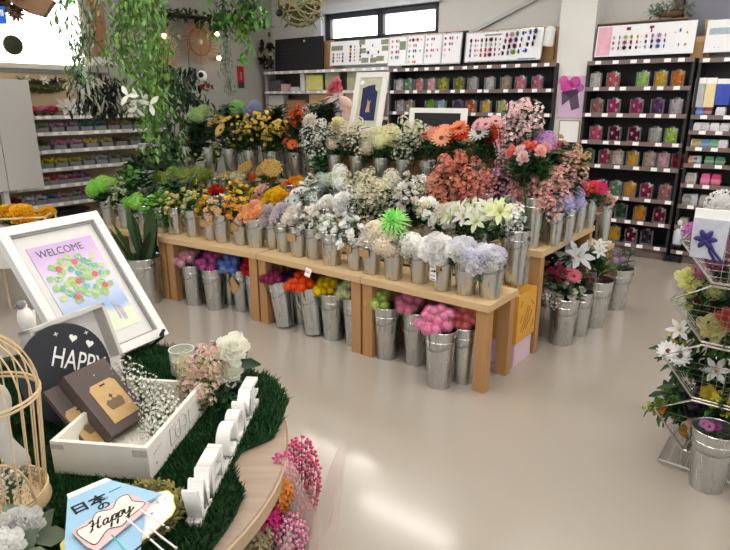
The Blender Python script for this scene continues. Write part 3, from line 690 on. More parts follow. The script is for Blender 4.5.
# ------------------------------------------------------------------ shelves along the left wall
LX = -6.4
M['shelf_grey'] = mat('shelf_grey', (150, 146, 140), .5); M['pegboard'] = mat('pegboard_tan', (196, 172, 140), .8, noise=.05, nscale=30)
M['edge_light'] = mat('shelf_edge_light', (206, 204, 200), .4)
lz = [1.345, 1.18, 1.0, .815, .64, .45, .2]
rack('flower_shelving', 'long grey shelving of loose flower heads along the left wall', 2.0, 4.42, lz, LX, .3, 1.345, m='shelf_grey', edge='edge_light', left=True, backm='pegboard')
t = thing('display_board', 'tan pegboard standing on top of the left wall shelving', 'board', L(LX-.25, 3.05, 1.35), TH+PI/2)
ob('peg_panel', MB().box(-1.0, .75, 0, .02, 0, .42), M['pegboard'], t); ob('post', MB().box(.37, .42, -.03, 0, 0, .42), M['zinc'], t); ob('rail', MB().box(-1.0, .75, -.02, .02, .42, .45), M['zinc_dark'], t)
PT = MB().box(-.5, .5, -.5, -.46, 0, 1).box(-.5, .5, .46, .5, 0, 1).box(-.5, -.46, -.5, .5, 0, 1).box(.46, .5, -.5, .5, 0, 1).box(-.5, .5, -.5, .5, 0, .06).mesh('tray_box')
lrows = {2: ((42, 120), [((150,160,130),'sage'), ((190,150,190),'lilac'), ((170,140,160),'mauve'), ((70,130,140),'teal'), ((60,120,130),'dark teal'), ((150,110,80),'brown'), ((150,160,120),'moss'), ((120,90,70),'bark'), ((200,190,150),'straw'), ((140,150,120),'grey green')]),
         3: ((44, 143), [((90,110,80),'deep green'), ((214,150,180),'pink'), ((220,160,190),'pale pink'), ((226,206,100),'yellow'), ((200,190,110),'pale yellow'), ((110,100,80),'olive'), ((150,150,140),'ash'), ((170,180,160),'silver green'), ((90,90,80),'dark moss')]),
         4: ((48, 162), [((206,196,70),'lemon'), ((220,206,90),'yellow'), ((196,180,80),'mustard'), ((160,160,120),'khaki'), ((190,196,200),'silver'), ((130,140,130),'grey'), ((120,140,110),'leaf green')]),
         5: ((45, 177), [((210,180,160),'peach'), ((196,90,70),'rust'), ((214,160,170),'rose pink'), ((190,110,130),'dusky pink'), ((160,110,160),'mauve'), ((130,100,130),'plum')]),
         6: ((16, 198), [((150,40,50),'dark red'), ((226,222,220),'white'), ((206,210,200),'pale green'), ((90,130,170),'sky blue'), ((200,150,160),'blush'), ((150,170,140),'eucalyptus'), ((190,100,150),'orchid pink')])}
for si, ((p0, py), items) in lrows.items():
    y0 = on_left(p0, py, LX)[0]; y1 = on_left(88 if si > 4 else 163 if si < 4 else 128, py, LX)[0]
    for k, (rgb, nm) in enumerate(items):
        yy = y0+(y1-y0)*k/(len(items)-1)
        t = thing('flower_head_tray', '%s flower heads in small tray on %s shelf of left wall shelving' % (nm, ['', '', 'second', 'third', 'fourth', 'fifth', 'sixth'][si]), 'flower tray', L(LX-.075, yy, lz[si-1]+.002), TH+PI/2)
        ob('tray', PT, M['plastic'], t, sc=(min(.13, (y1-y0)/(len(items)-1)*.96), .12, .05))
        for i in range(5):
            ob('bloom', P['small_rose'], petal_mat(rgb), t, (-.045+.045*(i % 3), -.035+.07*(i//3), .06+.018*(i % 2)), (.5, .2*i, i), .042)
# things on the top of that shelving
def garland(t, n, lx, lz_, m, name='foliage', s=.045, ly=.03, seed=1):
    rr = random.Random(seed); mm = MB()
    for i in range(n):
        mm.petal(tr(rr.gauss(0, lx*.5), rr.gauss(0, ly), rr.uniform(-lz_, lz_)) @ rotm('Z', rr.uniform(0, 6.3)) @ rotm('Y', rr.uniform(-1.4, .6)), s*rr.uniform(.6, 1.2), s*.5, -.3, .3, .4, 2)
    return ob(name, mm, m, t)
yv, z = on_left(43, 86, LX-.2)
t = thing('moss_garland', 'thick olive moss garland hung across the tan pegboard', 'garland', L(LX-.2, yv, z), TH+PI/2)
mm = MB()
for i in range(420):
    a_ = r.uniform(-.22, .22); q = r.uniform(0, 6.3); rr = .055*math.sqrt(r.random())
    mm.petal(tr(a_, rr*math.cos(q)*.7, rr*math.sin(q)+.5*a_*a_) @ rotm('Z', q*3) @ rotm('Y', -1+q*.3), .05, .022, -.2)
ob('moss_strands', mm, mat('moss_olive', (104, 112, 62), .8, var=0, noise=.3, nscale=30), t)
for s in (-.15, 0, .12): ob('bow', P['lily'], petal_mat((214, 214, 190)), t, (s, -.03, .05), (1.2, 0, s*9), .05)
for px, rgb, nm in ((26, (200,40,70), 'crimson'), (33, (220,90,130), 'deep pink'), (41, (226,140,170), 'pink'), (49, (216,80,130), 'rose pink')):
    yv, z = on_left(px, 104, LX-.1); zz = 1.347
    t = thing('flower_pick', '%s flower pick laid on top of left wall shelving' % nm, 'flower', L(LX-.1, yv, zz), TH+PI/2)
    ob('bloom', P['rose'], petal_mat(rgb), t, (0, 0, .06), (.5, 0, px), .062); ob('bloom', P['rose'], petal_mat(rgb), t, (.06, .03, .05), (.6, .3, px), .05); ob('foliage', P['foliage'], M['leaf'], t, (.02, .03, .05))
for px, nm in ((64, 'left'), (71, 'right')):
    yv, z = on_left(px, 103, LX-.1)
    t = thing('lily_pick', 'white lily pick, %s one of two lying beside the pink picks' % nm, 'flower', L(LX-.1, yv, 1.347), TH+PI/2)
    h_ = ob('bloom', P['lily'], petal_mat((240, 240, 238)), t, (0, 0, .06), (.9, 0, 0), .1); ob('stamens', P['stamens'], M['gold'], h_); ob('stem', P['stem'], M['stem'], t, (0, 0, .04), (PI/2, 0, 0), (.004, .004, -.15))
# white wall cabinet at the left end, yellow flowers and folded black cloth in the low shelf
y0, _ = on_left(-14, 120, LX+.14); y1, z1 = on_left(28, 80, LX+.14); _, z0 = on_left(20, 190, LX+.14); ym = on_left(9, 190, LX+.14)[0]
t = thing('wall_cabinet', 'plain pale grey cabinet with dark pull knob before the left shelving', 'cabinet', L(LX+.14, y1, 0), TH+PI/2)
dd = y1-y0
ob('body', MB().box(-dd-.4, 0, .01, .13, z0, z1), M['offwhite'], t); M['offwhite'] = mat('cabinet_grey', (204, 200, 196), .5); ob('door', MB().box(y1-ym-2*(y1-ym)+.004, -.003, -.008, .01, z0+.003, z1-.003), M['offwhite'], t)
dl = ob('door', MB().box(-dd-.4, y1-ym-2*(y1-ym)-.004, -.008, .01, z0+.003, z1-.003), M['offwhite'], t)
ob('knob', MB().ball((0, 0, 0), .022), M['zinc_dark'], dl, (y1-ym-2*(y1-ym)-.05, -.02, (z0+z1)/2-.05+.0))
ob('leg', MB().box(-dd-.38, -dd-.33, .03, .1, 0, z0), M['offwhite'], t); ob('leg', MB().box(-.38, -.33, .03, .1, 0, z0), M['offwhite'], t)
c0 = at_y(20, 222, 4.1)
t = thing('wire_crate', 'metal edged crate of yellow flowers behind the welcome picture', 'crate', Vector((c0.x, c0.y, 0)), .25)
for sx in (-.2, .2):
    for sy in (-.14, .14): ob('leg', MB().tube([(sx, sy, 0), (sx, sy, c0.z+.06)], .008), M['rattan'], t)
ob('rail', MB().tube([(-.2, -.14, c0.z+.05), (.2, -.14, c0.z+.05), (.2, .14, c0.z+.05), (-.2, .14, c0.z+.05)], .008, 6, True), M['rattan'], t); ob('bin', MB().box(-.19, .19, -.13, .13, c0.z-.3, c0.z-.02), M['offwhite'], t)
for i in range(12):
    hp = Vector((c0.x-.17+.34*((i*.37) % 1), c0.y-.11+.2*((i*.618) % 1), c0.z+.03+.06*((i*.41) % 1)))
    flower('peony', (240, 190, 50), Vector((hp.x, hp.y, c0.z-.02)), hp, .07, 'golden yellow peony heads in the metal edged crate behind welcome picture', 'flower', 'yellow peonies in the crate', Vector((.2, -.5, .8)), k=i)
yv, z = on_left(65, 209, LX-.12)
t = thing('folded_cloth', 'black folded sheets stacked on lowest left shelf beside yellow flowers', 'fabric', L(LX-.14, yv, .202), TH+PI/2)
for i in range(4): ob('fold', MB().box(-.22, .22, -.1, .1, .04*i+.003, .04*i+.036), M['black_metal'], t, (.01*(i % 2), 0, 0))

# ------------------------------------------------------------------ decorations on the left wall and window
def wreath(px, py, rpx, rgb, rgb2, label, n=32, rings=3, xl=WALL_X+.04):
    yv, z = on_left(px, py, xl); p = L(xl, yv, z); rad = rpx*(p.y*.96+.2)/F*1.2
    t = thing('straw_wreath', label, 'wreath', p, TH+PI/2)
    mm = MB()
    for k in range(rings):
        for i in range(n):
            a_ = 2*PI*(i+.5*k)/n; r0 = rad*(.2+.22*k); r1 = min(rad, r0+rad*.42)
            mm.tube([(r0*math.cos(a_), 0-.01*k, r0*math.sin(a_)), (r1*math.cos(a_+.12), -.035, r1*math.sin(a_+.12))], [.004, .009], 4)
    ob('straw_rays', mm, mat('straw_%d_%d_%d' % rgb, rgb, .8, rgb2=rgb2, nscale=25), t)
    for q in (.6,): ob('binding', MB().tube([(rad*q*math.cos(i*PI/12), -.02, rad*q*math.sin(i*PI/12)) for i in range(24)], .009, 5, True), M['rattan'] if rgb[0] > 180 else M['twig'], t)
    ob('hub', MB().ball((0, -.03, 0), rad*.14, 10, 6, (1, .5, 1)), M['rattan'], t)
wreath(163, 53, 15, (206, 188, 150), (180, 150, 110), 'tan sunburst straw wreath, lowest of three on the left wall')
wreath(178, 37, 14, (176, 170, 160), (150, 146, 140), 'grey sunburst straw wreath, middle of three on the left wall')
wreath(199, 42, 17, (176, 116, 82), (206, 160, 120), 'reddish brown sunburst wreath, biggest of three on the left wall', xl=WALL_X+.1)
bulb_m = mat('bulb_warm', (255, 230, 170), .4, emit=((255, 226, 160), 6.0))
for px, py, nm in ((163, 36, 'above the tan wreath'), (216, 34, 'upper of two beside the brown wreath'), (218, 58, 'lower of two beside the brown wreath')):
    yv, z = on_left(px, py, WALL_X+.1)
    t = thing('wall_spot', 'small warm wall spotlight %s' % nm, 'lamp', L(WALL_X+.1, yv, z), TH+PI/2)
    ob('bulb', MB().ball((0, -.02, 0), .028), bulb_m, t); ob('socket', MB().lathe([(.02, 0), (.035, .05), (.035, .06)], 12), M['gold'], t, (0, 0, 0), (-PI/2, 0, 0)); ob('wall_bracket', MB().box(-.008, .008, 0, .1, -.008, .008), M['gold'], t)
yv, z = on_left(234, 66, WALL_X+.02); _, zb = on_left(243, 88, WALL_X+.02); yv, _ = on_left(241, 77, WALL_X+.02)
t = thing('wall_sign', 'narrow red upright wall sign with white characters and grey foot', 'sign', L(WALL_X+.02, yv, zb), TH+PI/2)
hh = z-zb
ob('red_plate', MB().box(-.055, .055, 0, .01, .08, hh), mat('sign_red', (170, 36, 48), .5), t); ob('foot_plate', MB().box(-.055, .055, 0, .012, 0, .08), M['zinc_dark'], t)
for i in range(4): ob('lettering', MB().box(-.014, .014, -.003, 0, hh*(.42+.09*i), hh*(.42+.09*i)+.004).box(-.003, .003, -.003, 0, hh*(.40+.09*i), hh*(.47+.09*i)), mat('sign_letter', (230, 190, 190), .6), t)
for name, px, py, rp, lab in (('bark_star', 16, 14, 7, 'small brown bark star hanging before the bright window'), ('moss_disc', 13, 45, 8, 'dark round moss disc hanging before the bright window')):
    yv, z = on_left(px, py, WALL_X+.15); p = L(WALL_X+.15, yv, z); rad = rp*(p.y*.96+.2)/F
    t = thing(name, lab, 'ornament', p, TH+PI/2)
    if name == 'moss_disc':
        ob('disc', MB().ball((0, 0, 0), rad, 18, 10, (1, .35, 1)), mat('moss_dark', (56, 60, 44), .9, noise=.4, nscale=60, bump=.6), t)
        ob('rim_twigs', MB().tube([(rad*math.cos(i*PI/10), 0, rad*math.sin(i*PI/10)) for i in range(20)], .012, 5, True), M['twig'], t)
    else:
        mm = MB()
        for i in range(9): mm.petal(rotm('Y', i*2*PI/9) @ rotm('X', PI/2), rad*1.1, rad*.42, .1, .3, .6)
        ob('bark_rays', mm, M['twig'], t); ob('hub', MB().ball((0, 0, 0), rad*.4), mat('bark_brown', (110, 84, 56), .9), t)
    ob('hanging_thread', MB().tube([(0, 0, rad*.8), (0, 0, 2.9-z)], .002, 4), M['twig'], t)
# cork bark and dry twigs hung high at the far left, blue tag
p = at_y(33, 4, 4.6)
t = thing('bark_slab', 'slab of brown cork bark hung high at the left window', 'bark', p, .1, rot=(0, .45, .1))
ob('slab', MB().prism([(-.14, -.05), (.0, -.07), (.1, -.05), (.13, .08), (-.02, .12), (-.15, .1)], -.03, .03, mx=rotm('X', PI/2)), mat('cork', (130, 100, 78), .9, noise=.3, nscale=30), t)
ob('hanging_thread', MB().tube([(0, 0, .1), (-.3, 0, .75)], .003, 4), M['twig'], t)
p = at_y(6, 4, 4.6)
t = thing('dry_twig_bundle', 'dark bundle of dry twigs hung high beside the cork bark', 'twigs', p, 0)
garland(t, 60, .1, .07, M['twig'], 'twigs', .12, .05, 8); ob('hanging_thread', MB().tube([(0, 0, .05), (0, 0, .7)], .003, 4), M['twig'], t)
p = at_y(1, 16, 4.3)
t = thing('blue_tag', 'bright blue hanging price board at the upper left edge', 'sign', p, 0)
ob('tag_board', MB().box(-.03, .03, 0, .006, -.05, .06), mat('tag_blue', (30, 90, 200), .5), t); ob('printed_mark', MB().box(0, .006, -.002, 0, -.0, .04).box(.012, .018, -.002, 0, -.0, .04), M['paper'], t); ob('hanging_thread', MB().tube([(0, 0, .06), (0, 0, .9)], .002, 4), M['twig'], t)
# wooden post standing on the left shelving, its top hidden in ivy
p0 = at_y(101, 57, 4.75)
t = thing('wooden_post', 'weathered brown wooden plank wound with ivy before the bright window', 'post', Vector((p0.x, p0.y, p0.z)), -.2)
ob('plank', MB().box(-.055, .0, -.02, .02, 0, CEIL-p0.z), wood_mat('old_wood', (158, 112, 74), (116, 78, 50), (20, 20, 3)), t); ob('plank', MB().box(.004, .056, -.02, .02, .01, CEIL-p0.z), wood_mat('old_wood', 0, 0), t)
ob('foot_block', MB().box(-.14, .22, -.03, .03, -.06, 0), M['offwhite'], t)

# hanging greenery
def strand(name, label, px, py, Y, length, m, leaf=.05, wv=.05, n=60, sway=.05, group=None, seed=0, droop=True, ratio=.5, top=CEIL, stemm='stem'):
    rr = random.Random(seed+int(px*7)); p = at_y(px, py, Y)
    t = thing(name, label, 'plant', p, group=group)
    pts = [(sway*math.sin(i*.9+seed), sway*math.cos(i*.7+seed), -length*i/8) for i in range(9)]
    ob('stem', MB().tube([(0, 0, max(.02, min(top-p.z, .9)))]+pts, .004, 5), M[stemm], t)
    mm = MB()
    for i in range(n):
        k = rr.random()*8; a_ = int(min(7, k)); f = k-a_
        c = Vector(pts[a_]).lerp(Vector(pts[a_+1]), f)+Vector((rr.gauss(0, wv), rr.gauss(0, wv), 0))
        s = leaf*rr.uniform(.6, 1.2)
        mm.petal(tr(*c) @ rotm('Z', rr.uniform(0, 6.3)) @ rotm('Y', rr.uniform(.2, 1.3) if droop else rr.uniform(-.9, .9)), s, s*ratio, -.2, .25, .4, 3, .05)
    ob('foliage', mm, M[m], t)
    return t
for i, (px, ln, Y, wv) in enumerate([(116, .5, 4.5, .05), (122, .75, 4.4, .055), (129, .9, 4.5, .055), (136, 1.1, 4.35, .05), (143, 1.0, 4.5, .05), (149, .8, 4.4, .05), (139, .7, 4.2, .06), (152, .4, 4.5, .04)]):
    strand('hanging_ivy', 'bright green leafy garland strands hanging in a curtain beside the wooden post', px, -8, Y, ln, 'leaf_bright' if i % 3 else 'leaf_light', .05, wv, int(170*ln)+30, .04, 'bright green hanging garlands', i)
for i, (px, ln, Y) in enumerate([(150, .7, 4.6), (158, .62, 4.7), (165, .66, 4.7), (171, .4, 4.8)]):
    strand('trailing_fern', 'deep green trailing bush hanging low at the left shelving end', px, 66, Y, ln, 'leaf', .05, .06, 150, .03, 'deep green trailing bushes', i+20, top=1.9)
for i, (px, ln, py) in enumerate([(60, .5, -5), (65, .62, -5), (71, .55, -5), (78, .55, -5), (84, .45, -5), (91, .42, -5)]):
    strand('willow_garland', 'thin grey green willow garland strands hanging before the bright window', px, py, 4.4, ln, 'leaf_grey' if i % 2 else 'leaf_light', .05, .03, 75, .04, 'willow garlands at the window', i+40, ratio=.3)
for i, (px, py) in enumerate([(84, 78), (93, 76), (100, 82), (108, 80)]):
    strand('dark_fern', 'blackish green fern tuft hanging above the left shelving', px, py-4, 5.2, .3, 'leaf_black', .09, .07, 90, .02, 'dark fern tufts', i+60, ratio=.3, top=1.95)
for i, (px, py) in enumerate([(86, 80), (95, 80)]):
    strand('silver_fern', 'silvery white fern frond hanging over the dark ferns', px, py-6, 5.05, .22, 'leaf_silver', .1, .03, 22, .03, 'silver fern fronds', i+70, ratio=.25, top=1.95)
for i, (px, py) in enumerate([(128, 96), (135, 100), (142, 98), (150, 104), (137, 108)]):
    p = at_y(px, py, 4.1)
    t = thing('white_leaf_pick', 'white felt leaf picks tucked into the hanging green garlands', 'leaf', p, 0, 'white leaf picks in the garlands', rot=(1.2, i*.6, i))
    for k in range(3): ob('leaf', P['leaf'], M['leaf_silver'], t, (0, 0, 0), (0, -.3, k*2.1), .075)
    ob('stem', P['stem'], M['stem'], t, sc=(.003, .003, -.08))
# dark rail with ivy
a_ = L(WALL_X+.3, on_left(152, 13, WALL_X+.3)[0], on_left(152, 13, WALL_X+.3)[1]); c_ = L(WALL_X+.3, on_left(262, 25, WALL_X+.3)[0], on_left(262, 25, WALL_X+.3)[1])
t = thing('hanging_rail', 'dark hanging rail with ivy crossing above the straw wreaths', 'rail', a_)
ob('bar', MB().tube([(0, 0, 0), tuple(c_-a_)], .022, 8), M['black_metal'], t)
for q in (.1, .55, .95): ob('hanger', MB().tube([tuple((c_-a_)*q), tuple((c_-a_)*q+Vector((0, 0, CEIL-a_.z-(c_-a_).z*q)))], .004, 4), M['black_metal'], t)
rr = random.Random(3)
for i in range(11):
    q = (i+.3)/11; p = a_.lerp(c_, q); s = proj_x(p)
    t = thing('ivy_garland', 'dark ivy tufts wound along the hanging rail', 'plant', p, 0, 'ivy on the rail')
    mm = MB()
    for k in range(22): mm.petal(tr(rr.gauss(0, .08), rr.gauss(0, .04), rr.gauss(.03, .045)) @ rotm('Z', rr.uniform(0, 6.3)) @ rotm('Y', rr.uniform(-.5, 1.3)), .07, .045, -.2, .3, .5)
    ob('foliage', mm, M['leaf_dark' if i % 3 else 'leaf'], t); ob('vine', MB().tube([(-.15, 0, 0), (0, .02, .03), (.15, 0, 0)], .006), M['twig'], t)
for i, (px, py, ln, m_) in enumerate([(216, -4, .4, 'leaf_bright'), (222, -4, .35, 'leaf'), (240, -4, .5, 'leaf_bright'), (236, -4, .35, 'leaf_light'), (248, -4, .33, 'leaf'), (243, 14, .42, 'leaf_bright'), (259, -6, .3, 'leaf_bright')]):
    strand('rail_vine', 'light green round leaved vine dangling before the rail', px, py, 6.3, ln, m_, .075, .05, 32, .05, 'light vines at the rail', i+80, ratio=.65)
strand('hanging_amaranth', 'long dark green amaranth tail hanging by the brown wreath', 225, 27, 7.2, .72, 'leaf_grey', .05, .035, 420, .02, None, 95, ratio=.25, stemm='stem', top=2.45).children[1].data.materials[0] = mat('amaranth_green', (48, 68, 54), .8)
strand('dark_hanging_plant', 'blackish leafy plant hanging against the wall below the wreaths', 189, 66, 6.9, .62, 'leaf_black', .13, .1, 170, .03, None, 97, ratio=.3, top=2.2)
p = at_y(202, 76, 6.9)
t = thing('owl_ornament', 'small white round ornament hanging beside the dark plant', 'ornament', p, 0)
ob('body', MB().ball((0, 0, 0), .055, 12, 8, (1, .7, 1.1)), M['white'], t); ob('face', MB().ball((0, -.04, .01), .03, 10, 6, (1, .3, 1)), M['ink'], t); ob('hanging_thread', MB().tube([(0, 0, .05), (0, 0, .5)], .002, 4), M['twig'], t)
p = at_y(207, 87, 6.9)
t = thing('rose_sprig', 'small dusky red rose sprig hanging below the white ornament', 'flower', p, 0)
for k in range(3): ob('bloom', P['small_rose'], petal_mat((150, 70, 70)), t, (-.05+.05*k, 0, .02*(k % 2)), (1.2, 0, k), .04)
ob('foliage', P['foliage'], M['leaf_grey'], t, (0, .02, 0))
# twig ball with moss hung from the ceiling
p = at_y(300, 4, 5.6); rad = 20/F*5.5
t = thing('twig_ball', 'round hanging ball of mossy twigs in front of the grey wall', 'ornament', p, 0)
mm = MB()
for i in range(16):
    mx = rotm('Z', i*1.3) @ rotm('X', i*.9)
    mm.tube([tuple(mx @ Vector((rad*math.cos(k*PI/9), rad*math.sin(k*PI/9), .02*math.sin(k)))) for k in range(18)], .008, 5, True)
ob('twig_hoops', mm, mat('twig_pale', (150, 140, 104), .9), t)
mm = MB()
for i in range(190):
    d_ = fibo(190, i); mm.petal(tr(*(d_*rad*rr.uniform(.6, 1))) @ rotm('Z', i) @ rotm('Y', rr.uniform(-1, 1)), .08, .035, -.2)
ob('foliage', mm, mat('moss_grey_green', (106, 122, 80), .8), t); ob('bloom', P['rose'], petal_mat((206, 214, 180)), t, (.02, -rad, .0), (1.4, 0, 0), .05)
ob('hanging_thread', MB().tube([(0, 0, rad), (0, 0, CEIL-p.z)], .003, 4), M['twig'], t)
t = thing('ceiling_hook', 'short dark hook hanging at the left of twig ball', 'hook', at_y(279, 13, 5.5), 0)
ob('knob', MB().ball((0, 0, 0), .03, 8, 6), M['black_metal'], t); ob('rod', MB().tube([(0, 0, 0), (.0, 0, .55)], .004, 4), M['black_metal'], t)
# ------------------------------------------------------------------ the flower island: benches
OX, OY = -1.231, 2.614                          # right front corner of the front bench, in shop axes
KX = OX-1.74                                    # here the benches bend towards the viewer
def front(x): return OY-max(0., KX-x)*.105
def bench(label, x, y, wd, depth, z, rz=TH, legs=((0, 0), (1, 0), (0, 1), (1, 1)), lw=.07, back=True):
    """x, y: right front corner"""
    t = thing('wooden_bench', label, 'bench', L(x, y, 0), rz)
    ob('bench_top', MB().box(-wd, 0, 0, depth, z-.038, z), M['pine'], t)
    for lx, ly in legs:
        xa = -wd+.006 if lx == 0 else -lw-.006; ya = .012 if ly == 0 else depth-lw-.012
        ob('leg', MB().box(xa, xa+lw, ya, ya+lw*.8, 0, z-.038), M['pine_v'], t)
    if back: ob('shade_board', MB().box(-wd+.09, -.09, depth-.03, depth-.012, .04, z-.038), M['pine_v'], t)  # unseen board added to keep the space beneath dark
    return t
bench('pine display bench at the near right end of the flower island', OX, OY, .83, .36, .5, back=False)
bench('pine display bench in the middle of the island front row', OX-.835, OY, .9, .36, .5, back=False)
RA = TH+math.atan2(.105, 1)
bench('pine display bench bending away at the left of island front', KX, OY, .92, .36, .5, RA, back=False)
bench('pine display bench end hidden behind the welcome picture', KX-.925, OY-.925*.105, .95, .36, .5, RA, back=False)
bench('pine side bench along the right side of the island', OX, OY+.66, .36, .98, .65)
for i, (x0, v, z, nm) in enumerate([(OX-.37, .37, .55, 'second'), (OX-.37, .66, .64, 'third'), (OX-.37, .95, .83, 'fourth')]):
    bench('plain pine riser forming the %s step of the flower island' % nm, x0, OY+v, 1.36, .27, z)
    bench('plain pine riser continuing the %s island step towards left wall' % nm, KX-.02, OY+v, 1.65, .27, z, RA)
bench('tall narrow pine stand behind the island for framed pictures', OX-.55, OY+1.3, 1.5, .26, 1.24)
# price card stuck on the bench edge, cartons between the benches
p = at_z(308, 273, .47)
t = thing('price_card', 'tilted white price card on front bench edge above orange flowers', 'price card', at_y(308, 272.5, p.y-.02), TH, rot=(-.2, .25, TH))
ob('card', MB().box(-.022, .022, -.001, .001, -.026, .026), M['paper'], t); ob('printing', MB().box(-.015, .015, -.002, -.001, -.004, .002).box(-.015, .008, -.002, -.001, .008, .013), mat('print_red', (190, 80, 70), .7), t)
t = thing('pink_carton', 'pale pink carton on the floor beneath the yellow box', 'carton', L(OX-.02, OY+.41, 0), TH)
ob('box_body', MB().box(-.34, 0, 0, .24, 0, .15), mat('carton_pink', (216, 186, 200), .6), t); ob('tape', MB().box(-.36+.02, .001, .1, .13, .149, .1505), M['offwhite'], t)
t = thing('yellow_carton', 'mustard yellow carton with faint scribbled print stacked on pink carton', 'carton', L(OX-.01, OY+.4, .152), TH)
ob('box_body', MB().box(-.36, 0, 0, .26, 0, .29), mat('carton_mustard', (212, 156, 60), .6, noise=.05, nscale=20), t)
sw = MB()
for (a1, b1, a2, b2) in ((.05,.06,.14,.2),(.08,.05,.17,.19),(.12,.06,.2,.16),(.03,.22,.05,.25),(.18,.22,.22,.19),(.2,.05,.23,.09),(.04,.12,.06,.16)):
    sw.tube([(.0015, a1, b1), (.0015, (a1+a2)/2+.01, (b1+b2)/2), (.0015, a2, b2)], .0025, 4)
ob('printing', sw, mat('print_mustard', (166, 110, 34), .7), t)
t = thing('black_bracket', 'black wire bracket standing on the mustard carton', 'stand', L(OX-.1, OY+.46, .444), TH)
ob('wire', MB().tube([(-.12, 0, .004), (-.12, 0, .14), (.04, .0, .14), (.04, 0, .004), (-.12, 0, .004)], .005, 6), M['black_metal'], t); ob('shelf_plate', MB().box(-.12, .04, 0, .12, .138, .144), M['black_metal'], t)

# ------------------------------------------------------------------ buckets on the bench front (row one), from the right end
ordn = ['first', 'second', 'third', 'fourth', 'fifth', 'sixth', 'seventh', 'eighth', 'ninth', 'tenth', 'eleventh', 'twelfth', 'thirteenth', 'fourteenth', 'fifteenth', 'sixteenth', 'seventeenth', 'eighteenth', 'nineteenth', 'twentieth', 'twenty-first', 'twenty-second']
row1 = [(485,299), (460.7,295.5), (436.7,291.5), (414,284), (388,280.5), (366.4,275), (350,270.5), (326.7,265.5), (309,259.5), (293,257.5), (279,252.5), (268.5,249), (251,248), (236,245.5), (217.3,243), (206,240.5), (188,237.5), (171,234.5), (155,233), (141.5,232), (121,228.5), (104,225.5)]
tags1 = {2: (.075, .05, .0, 1), 5: (.085, .05, .05), 9: (.075, .05, -.04), 6: (.04, .05, .1), 15: (.08, .05, .0), 13: (.06, .05, .5)}
wide = {0: .077, 1: .073, 7: .076, 12: .078, 14: .07}
B1 = []
for i, (px, py) in enumerate(row1):
    p = at_z(px, py, .501); p += VY*.055
    rt = wide.get(i, .066)
    wh = 'at the right front corner of the bench' if i == 0 else '%s from right on bench front edge' % ordn[i]
    B1.append(bucket(p, .205, rt, rt*.7, 'small zinc bucket %s' % wh, 'in bucket '+wh, 'small zinc buckets along the bench front edge', rotz=TH+.2*math.sin(i*2.1), tagc=tags1.get(i)))
pt = at_z(507.6, 285.5, .501)+VY*.07
TB = bucket(pt, .31, .078, .056, 'tall zinc bucket standing behind the right front corner bucket', 'in tall bucket behind the corner bucket', None, TH)
WH, LAV, CR, LG, PEA, ORG, RED, LEM, SAL, ICE, GRN, OLV = (250,250,248), (232,228,244), (244,238,222), (176,224,136), (240,178,124), (236,110,40), (206,50,36), (240,226,120), (230,120,116), (226,234,234), (160,200,100), (168,180,92)
BU = bunch
BU('carnation', [(246,246,250), (238,236,248)], B1[0], 483, 257, 44, 24, 8, .042, 'fluffy lavender white carnation', leaf='leaf_grey')
BU('carnation', [WH, (240,242,248)], B1[1], 459, 249, 34, 22, 6, .044, 'snowy white carnation', leaf='leaf')
BU('carnation', [WH], B1[2], 434, 246, 36, 26, 7, .046, 'fluffy pure white carnation')
BU('hydrangea', [WH, (232,234,226)], B1[3], 412, 246, 26, 22, 4, .05, 'white hydrangea')
BU('hydrangea', [CR, (236,224,204)], B1[4], 387, 245, 26, 22, 4, .05, 'cream hydrangea')
BU('spider', [(170,236,140)], B1[4], 394, 223, 26, 22, 1, .085, 'bright lime spider chrysanthemum')
BU('peony', [(238,232,224), CR], B1[5], 371, 236, 30, 30, 5, .05, 'creamy white peony')
BU('roses', [ICE, WH], B1[6], 350, 228, 28, 24, 4, .06, 'ice white spray rose', leaf='leaf')
BU('roses', [WH, (220,226,214)], B1[7], 325, 228, 24, 24, 4, .06, 'small white spray rose', leaf='leaf_light')
BU('roses', [(238,228,220), WH], B1[8], 309, 218, 24, 24, 4, .055, 'blush white spray rose', leaf='leaf_grey')
BU('peony', [(240,234,226)], B1[9], 292, 217, 26, 24, 4, .048, 'ivory peony')
BU('carnation', [(232,224,230), (224,214,220)], B1[10], 279, 213, 20, 22, 4, .04, 'pale lilac carnation')
BU('peony', [(214,200,200), (222,210,214)], B1[11], 266, 213, 22, 20, 4, .042, 'dusty mauve peony', leaf='leaf_grey')
BU('rose', [(246,196,150), (244,188,140)], B1[12], 250, 211, 30, 22, 7, .045, 'peach rose')
BU('roses', [(242,176,90), (244,212,80), (226,130,66)], B1[13], 234, 206, 22, 24, 4, .06, 'amber spray rose')
BU('roses', [(240,204,150), (236,230,216), (226,150,80)], B1[14], 216, 208, 24, 24, 4, .06, 'orange cream spray rose')
BU('roses', [(236,190,60), (226,200,110)], B1[15], 203, 204, 18, 22, 3, .055, 'golden spray rose')
BU('buds', [(224,220,170), (206,206,130)], B1[16], 188, 203, 22, 24, 4, .06, 'cream bud branch', leaf='leaf_light')
BU('buds', [(232,218,140), (216,206,130)], B1[17], 171, 205, 22, 20, 4, .06, 'pale yellow bud branch', leaf='leaf_light')
BU('leaf', None, B1[18], 157, 201, 20, 24, 4, .06, 'fresh green leafy stem', 'foliage', leaf='leaf_bright')
BU('hydrangea', [(150,206,96), (170,216,110)], B1[19], 133, 202, 24, 12, 4, .045, 'long bright green hydrangea', leaf='leaf_dark')
BU('roses', [(214,220,190), (190,206,160)], B1[20], 117, 196, 24, 36, 5, .055, 'greenish white spray rose', leaf='leaf')
BU('hydrangea', [(166,222,104), (186,230,120)], B1[21], 101, 187, 34, 16, 5, .055, 'lime green hydrangea', leaf='leaf')
